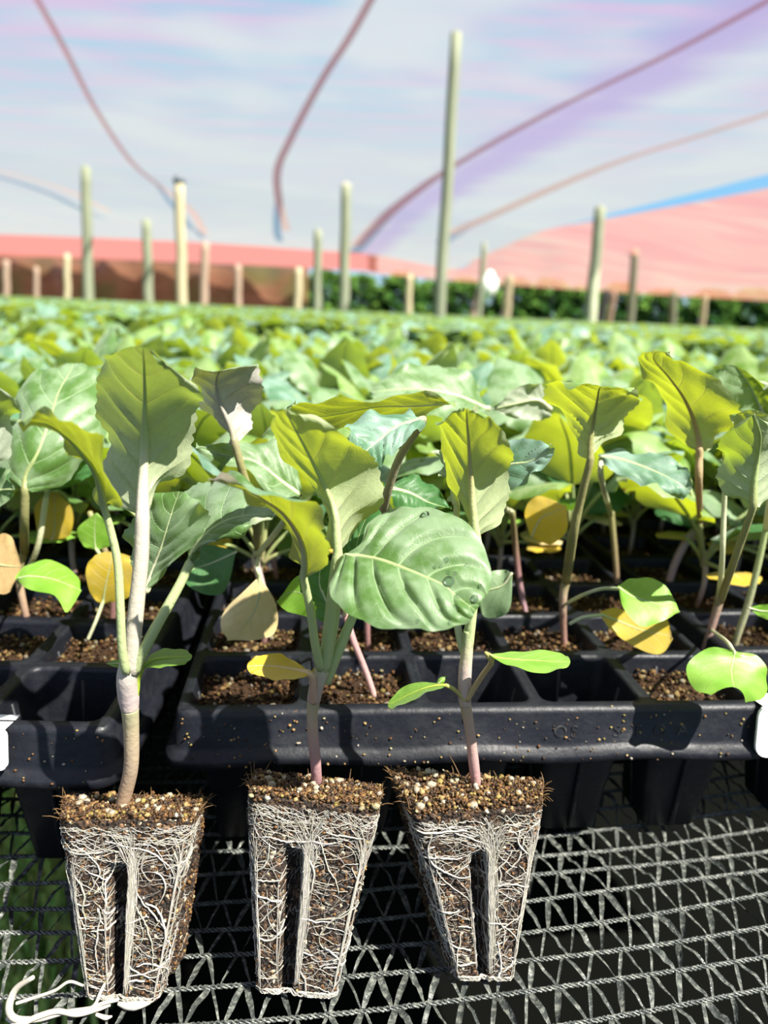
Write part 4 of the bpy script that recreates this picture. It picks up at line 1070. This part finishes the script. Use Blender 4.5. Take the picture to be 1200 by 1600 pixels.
leaf(rB, [(-15, 735, 21.5), R((-55, 700), (-15, 700), (14, 700), 21.7, .8), R((-60, 650), (-15, 655), (24, 650), 21.8, 1), R((-50, 615), (-15, 618), (24, 625), 21.2, .6), (-12, 600, 20.7)], M_BLUE, [(-30, 850, 23), (-20, 790, 22)], under=True, **LOW)
leaf(rB, [(-40, 760, 22.5), R((-30, 800), (-15, 770), (-5, 735), 22.5), R((-5, 800), (5, 765), (10, 735), 22.4), (22, 765, 22.3)], M_DARK, None, **LOW)
leaf(rB, [(-20, 860, 23), R((-10, 920), (-5, 880), (0, 835), 23, -.2, .2), R((15, 925), (18, 885), (18, 840), 23, -.2, .2), (34, 885, 23)], M_YEL, None, **CT)
rC, dC = sd(170, 975, 'seedling just left of the tall leaf stalks with broad yellow low leaves', GB)
stem(rC, [(175, 985, dC), (177, 940, dC), (178, 900, dC), (140, 800, 26)], [.0011, .0012, .001], [DKP, DKP, OLIVE])
leaf(rC, [(160, 945, 23.6), R((140, 925), (165, 915), (205, 930), 23.5), R((135, 885), (172, 885), (215, 890), 23.5), R((150, 868), (175, 862), (210, 872), 23.6)], M_YEL, [(137, 1000, 23.2), (150, 970, 23.3)], **CT)
leaf(rC, [(150, 860, 25), R((128, 850), (148, 845), (175, 850), 25), R((122, 825), (148, 820), (176, 825), 25), (150, 802, 25)], M_COT, [(175, 905, dC), (165, 880, 24.6)], **CT)
leaf(rC, [(80, 845, 27), R((60, 835), (85, 830), (110, 835), 27), R((55, 790), (85, 790), (112, 795), 27), (85, 765, 27)], M_YEL, None, **CT)
# B1: grey underside leaf right of the left plug's tall leaf
rD, dD = sd(412, 1002, 'seedling between left and middle plugs with an upright silver grey underside leaf', GB)
stem(rD, [(412, 1006, dD), (418, 960, dD), (408, 910, dD), (400, 880, dD), (403, 855, dD)], [.0011, .0013, .0014, .0014], [DKP, MAUVE, (.72, .55, .52), CREAMG])
leaf(rD, [(368, 694, 21.3), R((346, 672), (361, 668), (388, 668), 21.4, .4), R((322, 636), (345, 632), (406, 634), 21.4, .9), R((305, 606), (338, 602), (410, 603), 21.3, 1.0, .5), R((297, 588), (342, 582), (404, 574), 21.0, .5, .2), R((305, 583), (350, 579), (397, 568), 20.8)],
     M_GREY, [(403, 858, dD), (398, 800, 22), (380, 740, 21.4)], under=True, pr=(.0014, .0012), pcol=(OLIVE, (.5, .46, .38)), nu=36, nv=26)
leaf(rD, [(472, 775, 22.2), R((450, 800), (440, 752), (455, 702), 22.2, -.6, .6), R((415, 760), (400, 722), (415, 690), 22.2, -.5, .6), R((360, 728), (350, 710), (355, 692), 22, -.3, .3), (306, 699, 21.6)], M_LEAF, [(400, 870, dD), (440, 820, 22.5)], tooth=.12, vamp=.0008, pr=(.0011, .001), **LOW)
leaf(rD, [(405, 900, 22), R((430, 940), (405, 930), (385, 920), 21.8, 0), R((432, 985), (395, 960), (350, 955), 21.6, .2), R((400, 1000), (375, 985), (345, 980), 21.5), (355, 1000, 21.4)], M_STRAW, [(404, 870, dD), (402, 885, 22.2)], **CT)
leaf(rD, [(370, 862, 23.5), R((350, 925), (330, 880), (320, 850), 23.4, -.5, .5), R((310, 925), (300, 890), (295, 865), 23.2, -.5, .4), (284, 905, 23)], M_DARK, None, **CT)
rE, dE = sd(432, 905, 'slender pink stemmed seedling behind the middle plug stalk', GB)
stem(rE, [(432, 905, dE), (427, 870, dE), (425, 840, dE)], [.0011, .0012], [PINK, PINK])
leaf(rE, [(425, 840, dE), R((440, 865), (450, 835), (440, 810), dE - .5), R((480, 870), (478, 840), (470, 815), dE - .8), (498, 850, dE - 1)], M_COT, None, **CT)
leaf(rE, [(425, 840, dE), R((410, 750), (425, 720), (450, 760), 27), R((400, 700), (430, 680), (470, 720), 27), (440, 650, 27)], M_LEAF, None, **LOW)
rE2, dE2 = sd(585, 1085, 'leaning pink stemmed seedling just right of the middle plug stalk', GB)
stem(rE2, [(585, 1088, dE2), (570, 1045, dE2), (552, 1000, dE2), (540, 960, dE2 + .3)], [.0010, .0010, .0011], [(.75, .5, .46), (.66, .42, .40), PINK])
leaf(rE2, [(530, 930, 20.5), R((500, 965), (490, 930), (500, 905), 20.5), R((450, 955), (455, 925), (465, 900), 20.6), (432, 940, 20.6)], M_COT, [(540, 962, dE2 + .3), (536, 945, 20.6)], **CT)
rE3, dE3 = sd(575, 1018, 'thin dark pink seedling stem standing behind the droplet covered leaf', GB)
stem(rE3, [(575, 1020, dE3), (574, 960, dE3), (580, 880, dE3)], [.0010, .0012], [DKP, PINK])
leaf(rE3, [(603, 782, 19.5), R((668, 662), (655, 655), (640, 645), 18.9, -.1, .4), R((640, 684), (618, 668), (602, 646), 18.4, -.3, .7), R((613, 707), (590, 690), (558, 653), 18.0, -.3, .6), R((597, 727), (572, 706), (537, 670), 17.6, -.2, .3), R((590, 732), (578, 720), (556, 700), 17.4)][1:],
     M_BLUE, [(580, 885, dE3), (598, 800, 21), (622, 720, 20), (660, 660, 19.2)], pr=(.0013, .0010), vamp=.0014, nu=36, nv=28, tooth=.04, pcol=((.5, .45, .3), PALE))
leaf(rE3, [(712, 629, 21.5), R((648, 655), (650, 634), (655, 617), 20.9, .7, -.7), R((585, 662), (585, 636), (592, 619), 20.5, .8, -.8), R((510, 676), (510, 650), (516, 631), 20.1, .7, -.8), R((458, 668), (447, 648), (468, 626), 19.8, .3, -.4), R((446, 652), (443, 645), (450, 640), 19.6)], M_YOUNG, None, under=True, vamp=.0008, mr=(.0003, .0001), **LOW)
rF, dF = sd(700, 930, 'seedling behind the right plug with a broad pale leaf at the canopy top', GB)
stem(rF, [(700, 935, dF), (690, 850, dF), (680, 780, dF)], [.0012, .0013], [DKP, OLIVE])
leaf(rF, [(765, 640, 28), R((722, 655), (715, 618), (722, 580), 27.5, -.6, .8), R((660, 650), (655, 608), (660, 570), 27.2, -.6, .9), R((600, 642), (604, 610), (612, 580), 27, -.5, .6), (578, 612, 27)], M_LEAF, None, **LOW)
leaf(rF, [(600, 760, 21), R((640, 745), (640, 770), (620, 790), 21, .4, -.4), R((680, 760), (670, 785), (650, 800), 21, .4, -.4), (705, 795, 20.8)], M_DARK, [(690, 860, dF), (640, 830, 22), (605, 790, 21.3)], pr=(.001, .001), **LOW)
rG, dG = sd(822, 960, 'pink stemmed seedling right of the right plug with a bluish leaf spread sideways', GB)
stem(rG, [(822, 962, dG), (812, 910, dG), (805, 850, dG), (800, 800, dG - 1)], [.0011, .0012, .0012], [(.7, .45, .5), DKP, OLIVE])
leaf(rG, [(762, 778, 20.8), R((783, 690), (785, 732), (782, 775), 20.5, .4, -.4), R((830, 688), (825, 722), (815, 753), 20.1, .4, -.4), R((858, 694), (850, 712), (843, 736), 19.8, .2, -.2), R((868, 699), (866, 706), (864, 714), 19.6)], M_BLUE, [(800, 800, dG - 1), (780, 790, 21.5)], nu=30, nv=22, pr=(.001, .0009), tooth=.08)
leaf(rG, [(800, 895, 22), R((785, 890), (785, 915), (795, 955), 22, .3, -.3), R((755, 900), (755, 925), (760, 965), 22), (745, 940, 22)], M_DARK, None, **CT)
leaf(rG, [(830, 840, 26), R((820, 800), (845, 810), (860, 850), 26), R((840, 775), (865, 800), (885, 830), 26), (885, 790, 26)], M_YEL, None, **CT)
# D right of centre
rH, dH = sd(882, 1008, 'tall single stalk seedling at right with a leaf half bright yellow green half shaded', GB)
stem(rH, [(882, 1012, dH), (880, 970, dH), (880, 930, dH), (885, 905, dH)], [.0011, .0013, .0015, .0017], [(.5, .28, .24), (.34, .2, .15), (.55, .42, .3), OLIVE])
leaf(rH, [(922, 722, 21.6), R((903, 692), (922, 690), (946, 690), 21.7, .5), R((872, 645), (927, 658), (978, 662), 21.7, 1.2), R((852, 608), (933, 625), (1000, 625), 21.3, 1.1), R((870, 600), (936, 608), (996, 616), 20.8, .6), R((900, 599), (940, 604), (985, 612), 20.6, .2)],
     M_YOUNG, [(885, 908, dH), (893, 850, 22.6), (905, 790, 22)], under=True, pr=(.0017, .0012), pcol=(OLIVE, (.42, .42, .15)), vamp=.0012, nu=40, nv=28, crease=.3)
leaf(rH, [(965, 916, 21.9), R((985, 905), (985, 930), (975, 952), 21.6, .6, -.4), R((1018, 903), (1015, 940), (1000, 978), 21.4, .7, -.6), R((1048, 925), (1045, 947), (1032, 972), 21.3, .4, -.4), (1062, 955, 21.3)], M_COT, [(882, 945, dH), (910, 930, 23), (940, 920, 22.4)], **CT)
leaf(rH, [(935, 958, 23), R((960, 950), (965, 970), (958, 988), 22.8, .2, -.2), R((1000, 960), (1005, 985), (1003, 1016), 22.6, .2, -.2), R((1040, 965), (1042, 992), (1034, 1021), 22.5, .2, -.2), (1051, 998, 22.4)], M_YEL, [(890, 975, 23), (910, 965, 23)], **CT)
rI, dI = sd(965, 930, 'seedling whose drooping dark leaf with wet pale tip crosses the right background', GB)
stem(rI, [(965, 935, dI), (962, 880, dI), (955, 800, dI)], [.0012, .0013], [DKP, OLIVE])
leaf(rI, [(935, 712, 23.5), R((985, 704), (972, 718), (955, 738), 23.3, .4, -.3), R((1032, 712), (1020, 735), (1005, 752), 22.9, .4, -.4), R((1068, 726), (1055, 752), (1038, 768), 22.5, .4, -.3), R((1085, 752), (1078, 768), (1066, 782), 22.3)], M_BLUE, [(955, 805, dI), (940, 750, 24)], pr=(.001, .001), tooth=.1, **LOW)
leaf(rI, [(860, 640, 27), R((845, 600), (838, 625), (850, 655), 26.8), R((805, 608), (800, 632), (810, 655), 26.5), (768, 640, 26.4)], M_BLUE, None, **LOW)
rJ, dJ = sd(1040, 925, 'seedling at right raising a tall arching bright yellow green leaf', GB)
stem(rJ, [(1040, 930, dJ), (1055, 880, dJ), (1080, 835, dJ), (1110, 810, dJ)], [.0016, .0018, .0018], [(.55, .35, .38), (.6, .45, .45), OLIVE])
leaf(rJ, [(1092, 708, 24), R((1062, 692), (1090, 682), (1122, 686), 24.1, .5), R((1045, 652), (1082, 650), (1158, 668), 24.0, .8, .2), R((1032, 622), (1068, 620), (1153, 634), 23.5, .7, -.1), R((1012, 590), (1046, 590), (1112, 592), 22.8, .5, -.2), R((998, 568), (1022, 562), (1068, 562), 22.2, .2, -.1), R((1005, 553), (1025, 549), (1045, 553), 21.9)],
     M_YOUNG, [(1095, 820, dJ), (1092, 770, 24.6)], under=True, pr=(.0013, .0012), pcol=((.6, .45, .25), (.65, .5, .2)), tooth=.1, nu=40, nv=28)
leaf(rJ, [(1200, 660, 25), R((1170, 660), (1185, 630), (1210, 640), 24.8), R((1135, 625), (1170, 600), (1205, 610), 24.5), R((1118, 575), (1150, 572), (1195, 600), 24.3)], M_LEAF, None, **LOW)
rK, dK = sd(1100, 1012, 'rightmost front seedling, fan of thin stalks, shaded leaf and broad kidney cotyledon', GB)
stem(rK, [(1100, 1016, dK), (1112, 980, dK), (1122, 945, dK), (1128, 915, dK)], [.0012, .0014, .0016, .0014], [(.42, .26, .22), (.5, .34, .28), OLIVE])
leaf(rK, [(1176, 795, 20.0), R((1132, 765), (1178, 755), (1215, 765), 20.1, .5), R((1124, 715), (1184, 715), (1240, 712), 20.1, .9), R((1130, 680), (1188, 680), (1238, 685), 19.7, .6), (1178, 648, 19.3)], M_LEAF, [(1125, 940, dK), (1142, 890, 21.5), (1160, 840, 20.5)], under=True, nu=34, nv=24, pcol=(OLIVE, PALEG))
leaf(rK, [(1132, 735, 22.5), R((1128, 700), (1138, 700), (1160, 700), 22.5), R((1140, 665), (1165, 662), (1200, 690), 22.2), R((1150, 645), (1185, 642), (1215, 660), 22)], M_YOUNG, [(1122, 945, dK), (1128, 880, 22.8), (1131, 800, 22.6)], under=True, pr=(.0009, .0008), **LOW)
leaf(rK, [(1210, 870, 21), R((1215, 840), (1225, 860), (1220, 880), 21), (1250, 850, 21)], M_LEAF, [(1122, 955, dK), (1150, 925, 22.2), (1190, 890, 21.3)], pr=(.0008, .0008), **CT)  if False else None
leaf(rK, [(1148, 1018, 19.9), R((1182, 1024), (1146, 1030), (1108, 1012), 19.8, .1, .2), R((1199, 1052), (1143, 1048), (1073, 1040), 19.5, .1, .2), R((1195, 1086), (1145, 1064), (1084, 1076), 19.2, .1, .1), R((1168, 1099), (1148, 1074), (1112, 1086), 19.0)], M_COT, [(1112, 985, dK), (1135, 1002, 20.6)], name='cotyledon', tooth=0, vamp=0, wave=.0005, nu=24, nv=22, pr=(.0006, .0006), mr=(.0003, .0001), label='broad kidney shaped cotyledon')
rL, dL = sd(1145, 1016, 'pale green stalked seedling at the right edge beside the fan stalked one', GB)
stem(rL, [(1145, 1018, dL), (1155, 985, dL), (1170, 940, dL), (1185, 880, dL), (1198, 820, dL)], [.0011, .0013, .0012, .0010], [(.45, .42, .25), (.5, .52, .3), PALEG])
leaf(rL, [(1205, 760, 23), R((1190, 730), (1215, 730), (1240, 735), 23), R((1185, 690), (1215, 685), (1250, 700), 23), (1220, 650, 22.8)], M_LEAF, [(1198, 825, dL), (1203, 790, 23.2)], under=True, **LOW)
leaf(rL, [(1170, 950, 22), R((1190, 945), (1192, 955), (1190, 965), 22), R((1225, 940), (1225, 955), (1220, 970), 22), (1250, 955, 22)], M_COT, None, **CT)

# ------------------------------------------------------------------ template seedlings for the rest of the trays
def tleaf(root, az, r0, z0, r1, z1, L, W, droop, mat, nu=12, nv=8, cot=False, twist=0, seed=0):
    ca, sa = math.cos(az), math.sin(az); rad = np.array([ca, sa, 0]); tan = np.array([-sa, ca, 0]); up = np.array([0, 0, 1.])
    base = rad * r1 + up * z1; rows = []
    n = 7; ang = math.atan2(z1 - z0, r1 - r0) if not cot else .25
    p = base.copy()
    for i in range(n):
        u = i / (n - 1)
        wv = W * (math.sin(math.pi * min(1, u * .86 + .07) ** .8) ** .75) * (1 if i not in (0,) else .15) * (.3 if i == n - 1 else 1)
        dirv_ = rad * math.cos(ang) + up * math.sin(ang); nr = np.cross(dirv_, tan) * -1
        if i: p = p + dirv_ * L / (n - 1)
        t_ = tan * math.cos(twist * u) + nr * math.sin(twist * u)
        cup = .28 * wv * (1 if not cot else .3)
        rows.append([p + t_ * wv + nr * -cup * -1, p, p - t_ * wv + nr * cup])
        ang -= droop / (n - 1)
    V, F, uv, mid, nrm = leaf_mesh(np.array(rows), nu=nu, nv=nv, tooth=0 if cot else .10, nt_=7, vamp=0 if cot else .0008, wave=.0004 if cot else .0014, seed=seed)
    c = np.cross(V[F[0][1]] - V[F[0][0]], V[F[0][2]] - V[F[0][0]])
    mm = F[len(F) // 2]; c = np.cross(V[mm[1]] - V[mm[0]], V[mm[2]] - V[mm[0]])
    if c[2] < 0 and ang > -1.5: F = F[:, ::-1]
    o = mesh_obj('cotyledon' if cot else 'leaf', V, F, mat, root, uv=uv)
    b = Bag(); P = catmull([np.array([0, 0, z0]), rad * r1 * .35 + up * (z0 + (z1 - z0) * .5), base, mid[len(mid) // 2], mid[-2]], 14); P[8:, 2] -= .0004
    b.tube(P, [.0011, .0009, .0007, .0003], 5, col=np.array([OLIVE if not cot else (.5, .4, .2), PALEG, PALE])); b.build('petiole', M_STEM, o)
    return o
def template(seed):
    q = random.Random(seed); root = empty('brassica_seedling')
    H = q.uniform(.9, 1.1)
    b = Bag(); b.tube(catmull([(0, 0, -.002), (q.uniform(-.002, .002), q.uniform(-.002, .002), .012), (0, 0, .026 * H)], 10), [.0011, .0012, .0016], 6, col=np.array([DKP, MAUVE, OLIVE])); b.build('stem', M_STEM, root)
    a0 = q.uniform(0, 6.28); n = q.choice([3, 4, 4])
    for k in range(n):
        z1 = q.uniform(.042, .056) * H; r1_ = q.uniform(.007, .016)
        mat = q.choice([M_LEAF, M_LEAF, M_YOUNG, M_BLUE, M_YOUNG])
        tleaf(root, a0 + k * 2.4 + q.uniform(-.3, .3), .001, .022 * H, r1_, z1, q.uniform(.040, .052) * H, q.uniform(.016, .021), q.uniform(.5, 1.5), mat, twist=q.uniform(-.5, .5), seed=seed * 9 + k)
    for k in range(2):
        tleaf(root, a0 + 1.2 + k * 2.9, .001, .018, .010, .034 * H, q.uniform(.028, .036), .014, .9, q.choice([M_DARK, M_LEAF]), twist=q.uniform(-.5, .5), seed=seed * 13 + k)
    for k in range(2):
        tleaf(root, a0 + 1 + k * 3.1, 0, .02, .014, .020 + q.uniform(0, .010), .016, .0115, .5, q.choice([M_YEL, M_COT, M_YEL, M_STRAW]), nu=6, nv=6, cot=True, seed=k)
    o = bpy.data.objects.new('potting_mix', MEDIUM[seed % 3]); COL.objects.link(o); o.parent = root
    return root
def copy_tree(o, parent=None):
    c = o.copy(); COL.objects.link(c); c.parent = parent
    for ch in o.children: copy_tree(ch, c)
    return c
TEMPL = [template(s) for s in range(14)]
EMPTY_CELLS = {(0, 2, 0), (0, 3, 0), (1, 4, 0)}
spots = []
for c in cells:
    if (c[3], c[4], c[5]) in EMPTY_CELLS: continue
    if (round(c[0], 3), round(c[1], 3)) in used: continue
    spots.append(c)
def in_view(c):
    return abs(c[0] + .02 * 0) < .53 * c[1] + .045
first = [c for c in spots if c[5] < 2 and c[3] in (0, 1, 2)]
# front rows: the photo shows almost bare cells here, small or cut back plants only
front_low = [c for c in first]
rest = sorted([c for c in spots if not (c[5] < 2 and c[3] in (0, 1, 2))], key=lambda c: c[0] ** 2 * .3 + c[1] ** 2)
vis = [c for c in rest if in_view(c)]
hid = [c for c in rest if not in_view(c)]
indiv = vis[:270]; others = vis[270:] + [c for c in hid if abs(c[0]) < .53 * c[1] + .25]
LBL = 'leafy seedling in the dense out of focus canopy filling the trays'
tused = set(); k = 0
for c in indiv:
    ti = rnd.randrange(len(TEMPL))
    src = TEMPL[ti]
    if ti in tused: o = copy_tree(src)
    else: o = src; tused.add(ti)
    o.location = (c[0] + rnd.uniform(-.002, .002), c[1] + rnd.uniform(-.002, .002), SOILZ)
    o.rotation_euler = (0, 0, rnd.uniform(0, 6.28)); s = rnd.uniform(.86, 1.06) * (1 if c[1] > .3 else .95)
    o.scale = (s, s, s); tag(o, LBL, 'seedling', 'seedlings growing in the trays behind')
# bare potting mix in front cells that carry no hand placed plant
for c in front_low:
    root = bpy.data.objects.new('potting_mix', MEDIUM[rnd.randrange(3)]); COL.objects.link(root)
    root.location = (c[0], c[1], SOILZ); root.rotation_euler = (0, 0, c[2])
    tag(root, 'brown gritty potting mix filling a plantless cell in the front tray rows', 'potting mix', 'plantless filled cells at the front'); root['kind'] = 'stuff'

# joined canopy further back: one mesh of real leaves
def merged_canopy():
    q = np.random.default_rng(17)
    Vs = {}; 
    lib = []
    for t in TEMPL:
        for ch in t.children:
            if ch.name.startswith('leaf'):
                me = ch.data; n = len(me.vertices); co = np.empty(n * 3); me.vertices.foreach_get('co', co)
                lib.append((co.reshape(-1, 3), np.array([p.vertices[:] for p in me.polygons]), me.materials[0]))
    pos = [(c[0], c[1], q.uniform(.88, 1.06)) for c in others]
    bags = {}
    for x, y, s in pos:
        a0 = q.uniform(0, 6.28)
        for k in range(4):
            co, F, mat = lib[q.integers(len(lib))]; a = a0 + k * 1.6; ca, sa = math.cos(a), math.sin(a)
            V = np.stack([co[:, 0] * ca - co[:, 1] * sa, co[:, 0] * sa + co[:, 1] * ca, co[:, 2]], 1) * s + [x, y, SOILZ]
            b = bags.setdefault(mat.name, [[], [], 0, mat]); b[0].append(V); b[1].append(F + b[2]); b[2] += len(V)
    # far field out to the end of the net house: single bent leaves
    n = 52000; d = 1.25 * (27 / 1.25) ** q.uniform(0, 1, n) ; x = q.uniform(-1, 1, n) * (.60 * d + .3); 
    L = .045 * (1 + d * .05); 
    for mi_, mat in enumerate((M_LEAF, M_YOUNG, M_BLUE)):
        sel = np.minimum(np.array([0, 1, 2, 0, 2])[np.arange(n) % 5], 2) == mi_; m_ = sel.sum(); X = x[sel]; D = d[sel]; S = L[sel]
        a = q.uniform(0, 6.28, m_); tl = q.uniform(-.2, 1.0, m_)
        ux = np.stack([np.cos(a) * np.cos(tl), np.sin(a) * np.cos(tl), np.sin(tl)], 1); vx = np.stack([-np.sin(a), np.cos(a), q.uniform(-.4, .4, m_)], 1)
        z = .118 + q.uniform(0, .022, m_) 
        C = np.stack([X, D, z], 1); S = S[:, None]; dn = np.array([0, 0, -.12])
        P = np.stack([C - ux * S * .5, C + vx * S * .38 - ux * S * .12, C + vx * S * .36 + ux * S * .25, C + ux * S * .52 + dn * S, C - vx * S * .36 + ux * S * .25, C - vx * S * .38 - ux * S * .12, C + ux * S * .1 + dn * S * -1], 1).reshape(-1, 3)
        i = np.arange(m_)[:, None] * 7
        F = np.concatenate([i + [0, 6, 1, 1], ], 1)
        F = np.concatenate([i + np.array([[0, 6, 2, 1]]), i + np.array([[6, 4, 3, 2]])[:, [0, 3, 2, 1]] * 0 + np.array([[6, 3, 2, 2]]) * 0 + np.array([[6, 4, 3, 2]])[:, ::-1], i + np.array([[0, 5, 4, 6]])[:, ::-1]], 0)
        F = np.concatenate([i + np.array([[0, 1, 2, 6]])[:, ::-1], i + np.array([[6, 2, 3, 4]])[:, ::-1], i + np.array([[0, 6, 4, 5]])[:, ::-1]], 0)
        b = bags.setdefault(mat.name, [[], [], 0, mat]); b[0].append(P); b[1].append(F + b[2]); b[2] += len(P)
    V = np.concatenate([v for b in bags.values() for v in b[0]]); F = []; MI = []; off = 0; mats = []
    for j, b in enumerate(bags.values()):
        f = np.concatenate(b[1]); F.append(f + off); MI.append(np.full(len(f), j)); off += b[2]; mats.append(b[3])
    uv = q.uniform(.2, .8, (len(V), 2))
    uv = np.zeros((len(V), 2)); uv[:] = (.5, .8)
    o = mesh_obj('seedling_canopy', V, np.concatenate(F), None, None, uv=uv, mats=mats, mi=np.concatenate(MI))
    tag(o, 'endless carpet of seedling leaves stretching to the far end of the net house', 'seedlings', kind='stuff')
merged_canopy()
# dark sheet added under the far canopy, closing the gaps where shade shows
fm = mesh_obj('canopy_backing', [(-1.1, 1.2, .06), (1.1, 1.2, .06), (22, 27.5, .09), (-22, 27.5, .09)], [(0, 1, 2, 3)], M_DARK, uv=[(0, 0)] * 4)
tag(fm, 'dark green sheet added beneath the far canopy to close its gaps', 'bed', kind='stuff')

# ------------------------------------------------------------------ white labels clipped to the tray rims
def label_tag(px0, px1, py0, py1, Y, label, rot=0):
    a = at(px0, py0, Y); c = at(px1, py1, Y - .001); wx = c[0] - a[0]; hz = a[2] - c[2]
    pts = rrect(abs(wx) / 2, hz / 2, min(abs(wx), hz) * .22, 4); n = len(pts); th = .0005
    V = [(x, -th, z) for x, z in pts] + [(x, th, z) for x, z in pts]
    F = [tuple(range(n))[::-1], tuple(range(n, 2 * n))] + [(i, (i + 1) % n, n + (i + 1) % n, n + i) for i in range(n)]
    # fold over the rim
    b0 = len(V); V += [(-abs(wx) * .4, th, hz / 2 - .0005), (abs(wx) * .4, th, hz / 2 - .0005), (abs(wx) * .4, .010, hz / 2 - .0002), (-abs(wx) * .4, .010, hz / 2 - .0002)]
    F.append((b0, b0 + 1, b0 + 2, b0 + 3))
    o = mesh_obj('plant_label', V, F, M_LABEL, smooth=False); o.location = Vector(((a[0] + c[0]) / 2, Y, (a[2] + c[2]) / 2)); o.rotation_euler = (math.radians(-8), 0, rot)
    tag(o, label, 'label', 'white labels clipped on tray rims')
label_tag(-45, 11, 1140, 1205, .1735, 'white plastic label clipped on the left tray rim at the left edge', .04)
label_tag(1187, 1262, 1102, 1184, .2045, 'white plastic label clipped on the centre tray rim at the right edge', .1)
